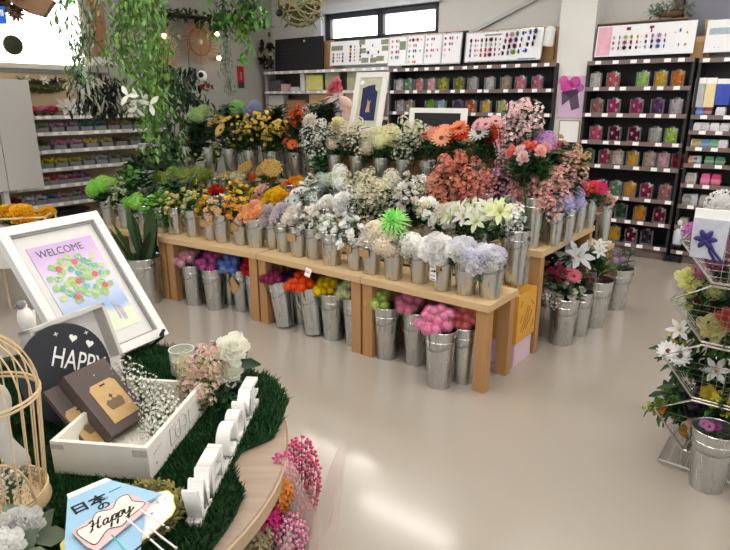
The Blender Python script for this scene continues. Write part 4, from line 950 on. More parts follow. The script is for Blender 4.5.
BU('spray', [WH], TB, 512, 219, 24, 20, 4, .06, 'white blossom spray')
BU('lily', [(226,232,180)], TB, 500, 211, 22, 12, 2, .06, 'creamy yellow lily')

# ------------------------------------------------------------------ second and third steps
def step(items, v, z, nm, h=.215):
    out = []
    for k, it in enumerate(items):
        px = it[0]
        p = row_pos(px, lambda x: front(x)+v, z+.001); 
        wh = '%s from right on the %s island step' % (ordn[k], nm)
        bk = bucket(p, h, .07, .05, 'zinc bucket %s' % wh, 'in bucket '+wh, 'zinc buckets on the %s island step' % nm, TH+.3*math.sin(k), handle=False)
        for f in it[1]: bunch(f[0], f[1], bk, *f[2:6], f[6]+(2 if nm == 'fourth' and px < 330 and f[0] not in ('daisy', 'leaf') else 0), f[7], f[8], f[9] if len(f) > 9 else 'flower', leaf=f[10] if len(f) > 10 else 'leaf')
    return out
step([
    (481, [('lily', [(240,240,232), (226,236,206)], 474, 216, 62, 22, 10, .06, 'white lily with pale green throat')]),
    (452, [('peony', [(240,240,232), (238,234,214)], 447, 214, 36, 24, 7, .042, 'white peony')]),
    (428, [('rose', [(236,232,212), WH], 424, 207, 26, 22, 6, .034, 'ivory rose')]),
    (404, [('roses', [WH, (232,228,214)], 404, 200, 30, 28, 6, .06, 'small white bush rose', 'flower', 'leaf_dark')]),
    (378, [('spray', [(236,228,206), (226,220,190)], 374, 197, 34, 30, 6, .07, 'cream blossom spray')]),
    (350, [('spray', [(232,232,214), WH], 362, 200, 30, 20, 4, .06, 'milk white blossom spray'), ('peony', [WH], 341, 202, 22, 22, 3, .052, 'large white peony')]),
    (328, [('peony', [(242,240,232), WH], 326, 205, 26, 18, 4, .05, 'full white peony')]),
    (308, [('daisy', [(236,238,244), ICE], 296, 197, 24, 22, 4, .05, 'white anemone', 'flower', 'leaf_grey'), ('spray', [ICE], 310, 203, 22, 16, 3, .05, 'silver grey blossom spray')]),
    (284, [('rose', [(240,206,40), (236,190,40)], 274, 196, 30, 18, 6, .046, 'bright yellow rose')]),
    (262, [('rose', [(226,190,170), (236,210,60), (206,150,140)], 256, 195, 28, 22, 6, .036, 'yellow and dusky pink rose')]),
    (240, [('buds', [(246,214,84), (242,202,76)], 237, 193, 26, 26, 5, .055, 'golden bud branch')]),
    (218, [('peony', [(206,60,40), (196,44,40)], 213, 193, 24, 18, 6, .036, 'scarlet peony')]),
    (196, [('buds', [(236,206,60), (222,190,60)], 195, 192, 16, 20, 3, .05, 'lemon bud branch'), ('leaf', None, 186, 190, 26, 26, 4, .06, 'dark leafy stem', 'foliage', 'leaf')]),
    (172, [('leaf', None, 170, 190, 30, 28, 6, .06, 'mid green leafy stem', 'foliage', 'leaf')]),
    (148, [('roses', [(190,206,196), (176,200,160)], 150, 193, 26, 20, 4, .05, 'grey green spray rose', 'flower', 'leaf_dark'), ('leaf', None, 143, 184, 26, 26, 5, .06, 'green leafy stem', 'foliage', 'leaf')]),
    (124, [('leaf', None, 124, 180, 30, 26, 6, .06, 'light green leafy stem', 'foliage', 'leaf_light'), ('gyp', [(224,230,200)], 117, 178, 20, 20, 3, .05, 'tiny cream blossom stem')]),
], .5, .55, 'second')
step([
    (432, [('spray', [(226,226,200), WH], 425, 188, 26, 18, 4, .05, 'tiny white blossom spray', 'flower', 'leaf_dark')]),
    (408, [('roses', [(234,234,226), (226,220,200)], 408, 186, 28, 20, 5, .055, 'milky white spray rose', 'flower', 'leaf_dark')]),
    (384, [('hydrangea', [(226,228,200), (234,232,214)], 388, 182, 26, 20, 4, .05, 'greenish white hydrangea')]),
    (360, [('spray', [(232,228,206), (226,224,190)], 362, 184, 34, 24, 6, .065, 'ivory blossom spray')]),
    (338, [('hydrangea', [(226,236,214), WH], 336, 178, 24, 24, 4, .052, 'pale mint hydrangea')]),
    (316, [('hydrangea', [(214,226,220), (206,222,214)], 322, 184, 24, 18, 4, .045, 'frosty white hydrangea', 'flower', 'leaf_grey'), ('leaf', None, 312, 182, 22, 18, 4, .05, 'silver grey leafy stem', 'foliage', 'leaf_silver')]),
    (292, [('rose', [(236,150,40), (230,100,40), (240,190,50)], 292, 187, 32, 22, 9, .045, 'flame orange and yellow rose')]),
    (268, [('yarrow', [(214,180,110)], 266, 168, 26, 10, 2, .07, 'tan yellow flat yarrow'), ('rose', [(236,196,110), (236,170,80)], 268, 183, 18, 12, 3, .038, 'apricot yellow rose')]),
    (248, [('peony', [(240,140,90)], 253, 178, 16, 14, 1, .05, 'single coral peach peony'), ('yarrow', [(206,172,100)], 245, 168, 14, 10, 1, .06, 'small tan yarrow'), ('hydrangea', [(222,218,190)], 240, 178, 20, 16, 3, .042, 'cream green hydrangea')]),
    (224, [('roses', [(232,210,120), (206,210,170)], 226, 182, 26, 20, 4, .05, 'straw yellow spray rose')]),
    (200, [('hydrangea', [OLV, (150,170,84), (176,186,104)], 196, 176, 36, 16, 6, .05, 'olive green hydrangea')]),
    (176, [('hydrangea', [(150,176,84), (168,190,96)], 174, 177, 34, 18, 6, .05, 'moss green hydrangea')]),
    (152, [('hydrangea', [(170,190,84), (150,176,80)], 158, 179, 24, 14, 4, .045, 'yellow green hydrangea', 'flower', 'leaf_dark')]),
    (136, [('leaf', None, 138, 166, 34, 26, 7, .06, 'dense green leafy stem', 'foliage', 'leaf')]),
], .79, .64, 'third')
GERB = lambda rgb, px, py, nm, r=.07, c=(60, 40, 30): (rgb, px, py, nm, r, c)
# top step: taller glassy zinc buckets
top = [
    (474, [('daisy', [(240,240,240)], 479, 136, 24, 20, 1, .085, 'pure white gerbera'), ('daisy', [(228,76,46), (222,60,50)], 496, 135, 26, 22, 3, .075, 'scarlet gerbera'), ('daisy', [(240,190,196)], 488, 124, 30, 14, 3, .06, 'pale pink gerbera')]),
    (450, [('daisy', [(234,84,40)], 460, 138, 24, 22, 2, .085, 'bright orange gerbera'), ('daisy', [(244,160,120)], 458, 129, 18, 12, 2, .075, 'light orange gerbera')]),
    (428, [('daisy', [(244,170,140), (246,180,150)], 437, 134, 36, 16, 4, .07, 'apricot pink gerbera')]),
    (404, [('spray', [(226,228,200), (232,230,206)], 410, 136, 34, 24, 6, .07, 'greenish cream blossom spray')]),
    (382, [('hydrangea', [(232,230,190), (236,228,180)], 388, 139, 30, 24, 5, .055, 'lemon cream hydrangea')]),
    (358, [('hydrangea', [(240,232,180), (236,230,206)], 368, 141, 30, 20, 5, .055, 'soft yellow hydrangea'), ('spray', [(234,226,206)], 353, 133, 26, 22, 4, .06, 'warm cream blossom spray')]),
    (336, [('hydrangea', [(236,226,206), (232,222,200)], 342, 136, 30, 24, 6, .05, 'pale beige hydrangea'), ('peony', [(238,232,190)], 336, 124, 14, 12, 2, .045, 'cream yellow peony')]),
    (314, [('spray', [(240,240,226), WH], 316, 135, 30, 24, 6, .065, 'bright white blossom spray'), ('rose', [(240,236,224)], 309, 121, 14, 12, 2, .05, 'ivory white rose'), ('leaf', None, 318, 150, 26, 14, 4, .05, 'green leafy sprig', 'foliage', 'leaf')]),
    (296, [('daisy', [(234,110,60), (236,96,50)], 291, 141, 20, 16, 3, .055, 'orange anemone'), ('roses', [(214,70,50), (226,110,60)], 297, 119, 22, 26, 4, .05, 'orange red spray rose')]),
    (274, [('roses', [(248,224,130), (244,206,104)], 275, 130, 28, 20, 5, .055, 'warm yellow spray rose'), ('buds', [(240,214,120)], 268, 140, 12, 14, 2, .05, 'yellow bud branch')]),
    (252, [('buds', [(250,226,124), (246,212,104)], 254, 126, 32, 26, 7, .06, 'deep yellow bud branch')]),
    (232, [('daisy', [(244,204,110), (246,214,130)], 226, 125, 22, 18, 2, .07, 'light yellow gerbera'), ('buds', [(238,228,146), (246,218,120)], 240, 130, 20, 22, 4, .05, 'butter yellow bud branch'), ('rose', [(226,206,50)], 237, 142, 14, 16, 3, .04, 'acid yellow rose')]),
    (212, [('daisy', [(236,212,130), (240,204,120)], 215, 122, 20, 20, 3, .065, 'creamy yellow gerbera'), ('buds', [(196,204,130), (206,210,140)], 216, 151, 26, 14, 4, .05, 'pale green ranunculus bud branch')]),
    (190, [('hydrangea', [(166,200,130), (180,206,140)], 199, 114, 24, 14, 4, .05, 'pale green hydrangea'), ('buds', [(200,208,140), (186,200,120)], 192, 150, 34, 20, 5, .055, 'lime white ranunculus bud branch'), ('leaf', None, 200, 134, 30, 20, 5, .06, 'dark green leafy sprig', 'foliage', 'leaf_dark')]),
    (168, [('hydrangea', [(186,206,150)], 187, 138, 14, 12, 1, .06, 'round celery green hydrangea'), ('leaf', None, 172, 150, 34, 30, 8, .06, 'shaggy green leafy stem', 'foliage', 'leaf'), ('buds', [(176,190,110)], 177, 156, 26, 16, 3, .05, 'greenish bud branch')]),
    (148, [('leaf', None, 150, 158, 30, 24, 6, .06, 'olive leafy stem', 'foliage', 'leaf_light')]),
]
step(top, 1.08, .83, 'fourth', .25)
# plants behind the top step
back = [(238, [('hydrangea', [(150,196,120), (160,200,120)], 238, 108, 22, 12, 3, .05, 'apple green hydrangea'), ('leaf', None, 225, 110, 30, 12, 5, .05, 'dull green leafy sprig', 'foliage', 'leaf')]),
        (258, [('hydrangea', [(150,160,190), (160,170,196)], 254, 108, 22, 10, 3, .05, 'dusty blue hydrangea')]),
        (280, [('leaf', None, 275, 112, 24, 16, 5, .06, 'dark leafy twig', 'foliage', 'leaf_dark'), ('roses', [(206,190,110)], 274, 112, 16, 10, 2, .04, 'small ochre rose')]),
        (312, [('leaf', None, 322, 108, 34, 16, 6, .06, 'blackish leafy twig', 'foliage', 'leaf_dark'), ('gyp', [WH], 305, 112, 16, 10, 2, .04, 'tiny white blossom twig')])]
for k, (px, fl) in enumerate(back):
    p = row_pos(px, lambda x: front(x)+1.16, 1.0); p.z = 0; p = p+VY*.2
    p.z = .0; wh = '%s from left behind the island top step' % ordn[k]
    bk = bucket(p, .95, .1, .08, 'very tall zinc floor bucket %s' % wh, 'in tall bucket '+wh, 'very tall zinc buckets behind the island', TH, handle=False)
    for f in fl: bunch(f[0], f[1], bk, *f[2:8], f[8], f[9] if len(f) > 9 else 'flower', leaf=f[10] if len(f) > 10 else 'leaf')

# ------------------------------------------------------------------ side bench with slim buckets, from the front
side = [((550.5,245.6), [('hydrangea', [(120,170,206), (130,180,214)], 552, 203, 22, 18, 4, .042, 'sky blue hydrangea')], .2, .052),
        ((563.7,241.5), [('hydrangea', [(196,196,232), (206,206,236)], 563, 203, 22, 16, 4, .045, 'pale lavender hydrangea')], .2, .048),
        ((575.5,233), [('hydrangea', [(190,192,232), (200,200,236)], 574, 200, 18, 20, 4, .045, 'lilac blue hydrangea')], .2, .046),
        ((586,228), [('daisy', [(232,80,50), (222,50,110)], 592, 188, 24, 12, 4, .05, 'red and hot pink gerbera')], .2, .046)]
SB = []
for k, ((px, py), fl, h, rt) in enumerate(side):
    p = at_z(px, py, .651)+VY*.04
    wh = '%s from front on the side bench' % ordn[k]
    bk = bucket(p, h, rt, rt*.72, 'slim zinc bucket %s' % wh, 'in slim bucket '+wh, 'slim zinc buckets on the side bench', TH, handle=(k == 0)); SB.append(bk)
    for f in fl: bunch(f[0], f[1], bk, *f[2:8], f[8])
x, y_ = local(row_pos(601, lambda q: OY+1.74, .501))[0], OY+1.74
t = thing('wooden_stool', 'low wooden stool holding the end bucket beyond the side bench', 'stool', L(x, y_, 0), TH)
ob('seat', MB().box(-.075, .075, -.075, .075, .47, .5), M['pine'], t)
for sx in (-1, 1):
    for sy in (-1, 1): ob('leg', MB().box(sx*.058-.014, sx*.058+.014, sy*.058-.014, sy*.058+.014, 0, .47), M['pine_v'], t)
eb = bucket(row_pos(601, lambda q: OY+1.74, .501), .29, .055, .042, 'slim zinc bucket on the stool at the far end of side bench', 'in bucket on the stool past the side bench', None, TH, handle=False)
bunch('rose', [(240,190,170), (236,200,180)], eb, 604, 200, 20, 16, 4, .05, 'shell pink rose'); bunch('rose', [(190,30,90)], eb, 601, 187, 12, 10, 2, .04, 'crimson rose')
# big pink and coral sprays standing behind the front corner, on the second row of the side bench
BIG = [((455,205), [('spray', [(226,152,128), (220,140,116), (232,168,146)], 452, 178, 50, 44, 9, .075, 'coral blossom spray')], .3), ((486,204), [('spray', [(220,150,136), (224,144,128)], 478, 190, 34, 36, 6, .07, 'terracotta pink blossom spray'), ('spray', [(226,160,196), (234,180,206)], 502, 180, 24, 34, 5, .06, 'orchid pink blossom spray')], .3),
       ((513,203), [('spray', [(240,184,182), (236,170,176)], 528, 188, 44, 34, 9, .07, 'rose pink blossom spray'), ('hydrangea', [(206,206,236)], 528, 166, 26, 16, 4, .05, 'misty lilac hydrangea')], .3),
       ((534,205), [('spray', [(242,198,190), (240,184,176)], 548, 186, 40, 36, 8, .07, 'salmon pink blossom spray'), ('peony', [(232,120,110), (244,214,214), (240,190,190)], 530, 151, 44, 20, 7, .034, 'coral and blush peony')], .3),
       ((560,200), [('spray', [(240,190,176), (244,206,190)], 566, 172, 36, 40, 9, .065, 'blush apricot orchid spray'), ('spray', [(206,180,120), (214,190,140)], 580, 166, 16, 30, 4, .05, 'straw yellow orchid spray')], .3),
       ((540,196), [('hydrangea', [(200,160,206), (190,150,200)], 545, 141, 24, 14, 3, .05, 'lilac hydrangea'), ('roses', [(214,100,140), (206,170,120)], 556, 148, 16, 20, 3, .05, 'plum and straw spray rose')], .3),
       ((505,196), [('spray', [(244,220,218), (242,208,212)], 520, 124, 34, 40, 8, .07, 'pale pink cherry blossom branch'), ('spray', [(236,190,200)], 514, 153, 30, 18, 5, .055, 'soft pink cherry blossom branch')], .34),
       ((572,194), [('spray', [(230,130,140), (236,160,160)], 580, 188, 20, 14, 4, .05, 'coral pink blossom stem'), ('mum', [(240,226,240)], 576, 179, 16, 8, 2, .04, 'pinkish white chrysanthemum')], .24)]
for k, ((px, pr), fl, h) in enumerate(BIG):
    p = at_z(px, pr, .651+h); xx, yy = local(p); xx = min(max(xx, OX-.85), OX-.06); yy = max(yy, OY+.42)
    if k < 2: zz = .641; yy = OY+.79; xx = local(row_pos(px, lambda q: OY+.79, .85))[0]
    else:
        zz = .651; yy = [0, 0, .76, .74, 1.1, 1.0, .92, 1.35][k]+OY; xx = OX-[0, 0, .26, .11, .24, .1, .3, .24][k]
    wh = 'holding %s' % ['coral sprays', 'terracotta and orchid pink sprays', 'rose pink sprays and lilac hydrangea', 'salmon sprays and coral peonies', 'blush and straw orchids', 'lilac hydrangea and plum roses', 'tall pale cherry branches', 'coral stems near the side bench end'][k]
    bk = bucket(L(xx, yy, zz), h, .068, .05, 'zinc bucket on the island right half, '+wh, 'amid the island right half', None, TH, handle=False)
    for f in fl: bunch(f[0], f[1], bk, *f[2:8], f[8], where='at the right half of the island')

# ------------------------------------------------------------------ floor buckets under the front bench, from the right end
def floor_bucket(px_b, py_b, px_r, py_r, h, rt, label, where, tagc=None, group=None, rb=None):
    p = at_z(px_b, py_b, 0)+VY*.045; p.z = 0
    rim = at_z(px_r, py_r, h)
    d = (rim-VY*0)-Vector((p.x, p.y, h)); 
    lean = max(-.14, min(.14, d.dot(RX)/h)); 
    rb = rb or rt*.72
    p.z = rb*abs(math.sin(lean))+.0
    bk = bucket(p, h, rt, rb, label, where, group, rotz=TH, tagc=tagc)
    o = bpy.context.scene.collection.objects[-1]
    return bk
fl = [((458,384), (464.7,338), .076, None, [('pompom', [(240,150,146), (236,136,138)], 462, 318, 30, 38, 11, .034, 'salmon pink pompom')]),
      ((434,388), (435.5,339), .086, None, [('pompom', [(244,172,206), (240,160,196)], 434, 322, 42, 34, 14, .034, 'bright pink pompom')]),
      ((410.5,365), (409.6,321.8), .082, None, [('pompom', [(236,160,192), (228,148,182)], 408, 304, 32, 32, 12, .034, 'rose pink pompom')]),
      ((382,359), (380,315), .084, None, [('pompom', [(200,220,130), (186,210,116)], 378, 300, 30, 24, 9, .034, 'lime green pompom')]),
      ((350.4,346), (346.6,303), .08, None, [('pompom', [(220,226,180), (226,230,190)], 346, 290, 22, 24, 7, .034, 'pale green pompom')]),
      ((328.4,340), (324.5,300.4), .084, None, [('pompom', [(240,218,40), (236,210,30)], 324, 289, 28, 24, 9, .034, 'lemon yellow pompom')]),
      ((310,336), (303.4,298.5), .084, None, [('pompom', [(240,96,40), (236,84,30)], 299, 284, 32, 28, 10, .034, 'vivid orange pompom')]),
      ((280.4,328), (272.7,293), .084, None, [('pompom', [(160,56,104), (144,48,90)], 271, 281, 26, 22, 9, .034, 'burgundy pompom')]),
      ((252.6,317.5), (248.8,280), .076, None, [('pompom', [(206,34,54), (190,30,50)], 248, 267, 18, 26, 7, .034, 'crimson pompom')]),
      ((237.5,311.5), (234.4,276), .074, (.1, .1, .75), [('pompom', [(130,160,226), (112,146,220)], 229, 262, 30, 26, 10, .034, 'cornflower blue pompom')]),
      ((210.4,310), (207.6,273), .084, None, [('pompom', [(196,96,164), (184,84,150)], 208, 262, 30, 22, 9, .034, 'magenta pompom')]),
      ((189.7,305.5), (187.8,269.5), .08, None, [('pompom', [(206,150,170), (220,170,186)], 185, 260, 26, 20, 8, .034, 'dusty rose pompom')])]
for k, ((bx, by), (qx, qy), rt, tg, fls) in enumerate(fl):
    p = at_z(bx, by, 0)+VY*.05; p.z = 0.0
    h = .33 if k < 4 else .315
    rim = at_z(qx, qy, h); lean = max(-.2, min(.2, (rim-p).dot(RX)/h)); rb = rt*.72
    lean = -.13 if k in (6, 7) else 0
    p.z = rb*abs(math.sin(lean))
    wh = '%s from right on the floor under bench' % ordn[k]
    bk = bucket(p, h, rt, rb, 'zinc floor bucket %s' % wh, 'in bucket '+wh, 'zinc buckets on the floor under the bench', rotz=TH, tagc=tg)
    o = [c_ for c_ in [bpy.data.objects.get(n) for n in ()] if c_]
    if lean: BKT = bpy.data.objects[max((n for n in bpy.data.objects.keys() if n.startswith('zinc_bucket')), key=lambda n: (len(n), n))]; BKT.rotation_euler = (Matrix.Rotation(TH, 3, 'Z') @ Matrix.Rotation(lean, 3, 'Y')).to_euler()
    for f in fls: bunch(f[0], f[1], bk, *f[2:8], f[8])
# second rank under the bench
rear = [((433,360), [('pompom', [(190,90,130), (176,80,120)], 427, 305, 24, 14, 6, .036, 'dark pink pompom')], 'behind bright pink one'), ((296,325), [('pompom', [(100,60,110), (90,54,100)], 293, 277, 28, 12, 7, .034, 'dull purple pompom')], 'behind the vivid orange one'), ((322,331), [('pompom', [(140,104,70), (126,92,60)], 325, 281, 34, 12, 8, .034, 'brown pompom')], 'behind the lemon yellow one'),
        ((224,305), [('pompom', [(80,96,160), (70,84,140)], 244, 262, 22, 10, 5, .034, 'deep blue pompom')], 'behind the cornflower blue one'), ((213,299), [('pompom', [(130,50,110), (120,44,100)], 204, 257, 28, 12, 7, .034, 'plum pompom')], 'behind the magenta one')]
for (bx, by), fls, wh in rear:
    p = at_z(bx, by, 0)+VY*.06; p.z = 0
    bk = bucket(p, .31, .075, .054, 'zinc floor bucket under bench %s' % wh, 'in floor bucket '+wh, None, TH, handle=False)
    for f in fls: bunch(f[0], f[1], bk, *f[2:8], f[8])
# snake plant in a broad bucket left of the bench leg, two slim pale buckets beside it
p = at_z(141, 303, 0); p.z = 0
bk = bucket(p+VY*.05, .36, .135, .11, 'broad zinc bucket holding a snake plant beside the bench leg', '', None, TH)
t = thing('snake_plant', 'dark snake plant with upright sword leaves in broad zinc bucket', 'plant', p+VY*.05+Vector((0, 0, .3)), 0)
ob('soil', MB().lathe([(.001, .0), (.115, .0), (.115, .02), (.001, .025)], 20, cap=False), mat('soil', (50, 42, 36), .9), t, (0, 0, 0))
for i, (dx, dy, s, ang) in enumerate([(-.05, 0, 1.0, -.35), (0, .02, 1.15, -.05), (.05, -.02, 1.3, .18), (.0, -.05, .8, .35), (-.07, -.03, .85, -.55), (.075, .0, 1.0, .12), (-.02, .05, 1.2, -.18)]):
    m_ = MB(); m_.petal(rotm('Y', -PI/2) @ rotm('X', i*.8), .34, .075, .06, .15, .55, 6, .0)
    ob('leaf', m_, M['leaf_dark' if i % 2 else 'leaf'], t, (dx, dy, .02), (0, ang, 0), s)
for px, nm in ((163, 'left'), (168.5, 'right')):
    p = at_z(px, 294, 0)+VY*.04; p.z = 0
    bk = bucket(p, .3, .052, .036, 'slim pale zinc bucket, %s one beside the snake plant' % nm, 'in %s slim bucket beside snake plant' % nm, None, TH, handle=False, m='zinc')
    bunch('leaf', None, bk, px-2, 250, 14, 14, 3, .045, 'navy dark leafy stem', 'foliage', leaf='leaf_black')
# ------------------------------------------------------------------ floor buckets along the island's right side
rs = [((557,345.5), .31, .09, 'nearest on the floor along the side bench', [('roses', [(234,230,210), (240,236,226)], 570, 288, 26, 22, 4, .06, 'cream white spray rose'), ('daisy', [(226,130,150)], 570, 275, 22, 12, 3, .05, 'rosy pink gerbera'), ('spray', [(240,240,236)], 553, 295, 16, 22, 3, .05, 'white orchid spray'), ('roses', [(170,40,90)], 556, 272, 14, 10, 2, .045, 'wine red spray rose')]),
      ((574,337), .3, .075, 'second nearest along the side bench, half hidden', [('lily', [(232,236,240)], 572, 259, 24, 18, 2, .085, 'large white lily'), ('leaf', None, 563, 262, 24, 24, 5, .06, 'dark leafy stem', 'foliage', 'leaf_black')]),
      ((589,327), .33, .108, 'third along the side bench with open dark mouth', [('roses', [(226,120,160), (240,190,206)], 588, 280, 14, 16, 3, .045, 'pink spray rose'), ('lily', [(246,246,246)], 596, 249, 26, 12, 4, .042, 'snow white lily'), ('peony', [(214,170,180)], 575, 270, 10, 8, 1, .04, 'dusky pink peony')]),
      ((612,309.5), .31, .1, 'farthest along the side bench', [('pompom', [(196,176,196), (190,170,190)], 613, 258, 24, 16, 7, .045, 'pale mauve pompom'), ('pompom', [(130,160,70)], 617, 266, 24, 8, 2, .04, 'moss green pompom'), ('leaf', None, 624, 252, 26, 14, 3, .04, 'feathery grey green stem', 'foliage', 'leaf_grey')]),
      ]
for (bx, by), h, rt, wh, fls in rs:
    p = at_z(bx, by, 0)+VY*.06; p.z = 0
    bk = bucket(p, h, rt, rt*.72, 'zinc floor bucket %s' % wh, 'in bucket '+wh, None, TH+.5)
    for f in fls: bunch(f[0], f[1], bk, *f[2:8], f[8], f[9] if len(f) > 9 else 'flower', leaf=f[10] if len(f) > 10 else 'leaf')
# ------------------------------------------------------------------ foreground display table
TC = Vector((-.79, 1.17, 0)); TR, TZ = .61, .72
t = thing('round_table', 'round wooden table with pale edge carrying the foreground wedding display', 'table', TC)
ob('table_top', MB().lathe([(.001, TZ-.035), (TR-.004, TZ-.035), (TR, TZ-.03), (TR, TZ-.004), (TR-.004, TZ), (.001, TZ)], 96, cap=False), wood_mat('table_wood', (176, 156, 138), (142, 120, 104), (6, 60, 20)), t)
ob('edge_band', MB().lathe([(TR, TZ-.034), (TR+.004, TZ-.032), (TR+.004, TZ-.003), (TR, TZ-.001)], 96, cap=False), mat('edge_oak', (176, 152, 122), .5, noise=.08, nscale=20), t)
ob('pedestal', MB().lathe([(.2, 0), (.2, .03), (.05, .05), (.045, TZ-.06), (.12, TZ-.036)], 24), M['black_metal'], t)
# artificial grass mat
gpts = []
for i in range(120):
    a_ = 2*PI*i/120; x, y_ = TC.x+(TR-.03)*math.cos(a_), TC.y+(TR-.03)*math.sin(a_)
    gpts.append((x, y_))
_go = []
for _px, _py in ((150, 352), (200, 345), (232, 349), (262, 360), (280, 378), (287, 398), (282, 414), (273, 434), (242, 447), (231, 462), (236, 472), (243, 490), (234, 512), (216, 538), (206, 552)):
    _q = at_z(_px, _py, TZ+.015)-TC; _go.append((math.degrees(math.atan2(_q.y, _q.x)), min(.645, math.hypot(_q.x, _q.y))))
_go = [(-100, .52)]+sorted(_go)+[(100, .63)]
def GO(d):
    for (a0, r0), (a1, r1) in zip(_go, _go[1:]):
        if a0 <= d <= a1: return r0+(r1-r0)*(d-a0)/max(1e-6, a1-a0)
    return .63
def gr_r(a_):                                    # mat outline about the table centre
    d = math.degrees(a_); d = d-360 if d > 180 else d
    if -100 < d < 40: return GO(d)
    r0 = .63
    d = d % 360
    if d > 300 or d < 10:
        q = d if d < 10 else d-360
        r0 = .63-.15*math.exp(-((q+14)/19)**2)
    return r0
mp = [(gr_r(2*PI*i/280)*math.cos(2*PI*i/280), gr_r(2*PI*i/280)*math.sin(2*PI*i/280)) for i in range(280)]
t = thing('grass_mat', 'dark green artificial grass mat covering the round display table', 'mat', TC+Vector((0, 0, TZ+.001)))
ob('backing', MB().prism(mp, 0, .006), mat('mat_backing', (30, 50, 34), .9), t)
pile = MB(); rr = random.Random(12)
for i in range(40000):
    a_ = rr.uniform(-PI*.55, PI*.75); q = math.sqrt(rr.uniform(0, 1))*gr_r(a_)
    x, y_ = q*math.cos(a_), q*math.sin(a_)
    if x < -.3 : continue
    h = rr.uniform(.014, .026); an = rr.uniform(0, 6.28); wv = .0022; dx, dy = rr.gauss(0, .007), rr.gauss(0, .007)
    if q > gr_r(a_)-.02: dx += .008*math.cos(a_); dy += .008*math.sin(a_)
    c, s = math.cos(an)*wv, math.sin(an)*wv
    pile.add([(x-c, y_-s, .004), (x+c, y_+s, .004), (x+c*.7+dx*.5, y_+s*.7+dy*.5, h*.6), (x-c*.7+dx*.5, y_-s*.7+dy*.5, h*.6), (x+dx, y_+dy, h)], [(0, 1, 2, 3), (3, 2, 4)])
g = ob('grass_pile', pile.mesh('grass_pile', False), mat('grass_green', (30, 74, 32), .6, noise=.4, nscale=25, spec=.3), t); g['kind'] = 'stuff'
GZ = TZ+.014
# WELCOME in standing white letters, reading towards the aisle
A = at_z(192, 526, GZ); Bp = at_z(254, 401, GZ)
wd = (Bp-A); wl = wd.length; yaw = math.atan2(wd.y, wd.x)
letters = 'WELCOME'; rel = [1.25, .95, .8, .95, 1.0, 1.2, 1.0]; tot = sum(rel); pos = 0
for i, ch in enumerate(letters):
    me = text_mesh(ch, .1, .012, align='LEFT')
    xs = [v.co.x for v in me.vertices]; ys = [v.co.y for v in me.vertices]; zs = [v.co.z for v in me.vertices]
    w0 = wl*rel[i]/tot*.95; h0 = .074
    for v in me.vertices:
        v.co.x = (v.co.x-min(xs))/(max(xs)-min(xs))*w0; v.co.y = (v.co.y-min(ys))/(max(ys)-min(ys))*h0
        v.co.z = (v.co.z-min(zs))/(max(zs)-min(zs))*.03-.015
    p = A+wd*(pos/tot); pos += rel[i]
    t = thing('block_letter', 'standing white wooden letter %s, %s of the seven on the grass' % (ch, ['first and nearest', 'second', 'third', 'fourth', 'fifth', 'sixth', 'seventh and farthest'][i]), 'letter', p, yaw)
    me.name = 'letter_body'
    ob('letter_body', me, M['white'], t, rot=(PI/2, 0, 0))
    ob('foot_base', MB().box(.004, w0-.004, -.015, .015, -.006, .004), M['white'], t)
# leaning flat things: frame given by the middle of the bottom edge, yaw, lean
def leaning(name, label, cat, p, yaw, lean, roll=0.):
    e = (Matrix.Rotation(yaw, 3, 'Z') @ Matrix.Rotation(-lean, 3, 'X') @ Matrix.Rotation(-roll, 3, 'Y')).to_euler()
    return thing(name, label, cat, p, rot=e)
# the welcome picture: x across, z up the picture, -y to the viewer
FWd, FHt = .336, .474
t = leaning('picture_frame', 'large white framed WELCOME watercolour print leaning on black easel hooks', 'picture', (-.732, 1.658, .76), 1.072, .63)
m_ = MB(); bw_ = .028
for x0, x1, z0, z1 in ((-FWd/2, -FWd/2+bw_, 0, FHt), (FWd/2-bw_, FWd/2, 0, FHt), (-FWd/2+bw_, FWd/2-bw_, 0, bw_), (-FWd/2+bw_, FWd/2-bw_, FHt-bw_, FHt)): m_.box(x0, x1, -.012, .016, z0, z1)
ob('frame_moulding', m_, M['white'], t)
m_ = MB(); q = bw_
for x0, x1, z0, z1 in ((-FWd/2+q, -FWd/2+q+.006, q, FHt-q), (FWd/2-q-.006, FWd/2-q, q, FHt-q), (-FWd/2+q, FWd/2-q, q, q+.006), (-FWd/2+q, FWd/2-q, FHt-q-.006, FHt-q)): m_.box(x0, x1, -.004, .01, z0, z1)
ob('inner_bead', m_, mat('bead_grey', (150, 148, 146), .4), t)
ob('mount_board', MB().box(-FWd/2+q, FWd/2-q, .006, .009, q, FHt-q), mat('mount_white', (226, 225, 222), .8), t)
pm = mat('watercolour', (214, 190, 226), .8); nt = pm.node_tree
tc = nt.nodes.new('ShaderNodeTexCoord'); sx = nt.nodes.new('ShaderNodeSeparateXYZ'); rp = nt.nodes.new('ShaderNodeValToRGB'); nz = nt.nodes.new('ShaderNodeTexNoise'); ad = nt.nodes.new('ShaderNodeMath'); ad.operation = 'MULTIPLY_ADD'; ad.inputs[1].default_value = .22
nz.inputs['Scale'].default_value = 9; nz.inputs['Detail'].default_value = 5
nt.links.new(tc.outputs['Generated'], sx.inputs[0]); nt.links.new(tc.outputs['Object'], nz.inputs['Vector']); nt.links.new(nz.outputs['Fac'], ad.inputs[0]); nt.links.new(sx.outputs['Z'], ad.inputs[2]); nt.links.new(ad.outputs[0], rp.inputs['Fac'])
el = rp.color_ramp.elements; el[0].position = .12; el[0].color = lin((226, 234, 206))+(1,); el[1].position = 1.08 if False else 1.0; el[1].color = lin((206, 176, 222))+(1,)
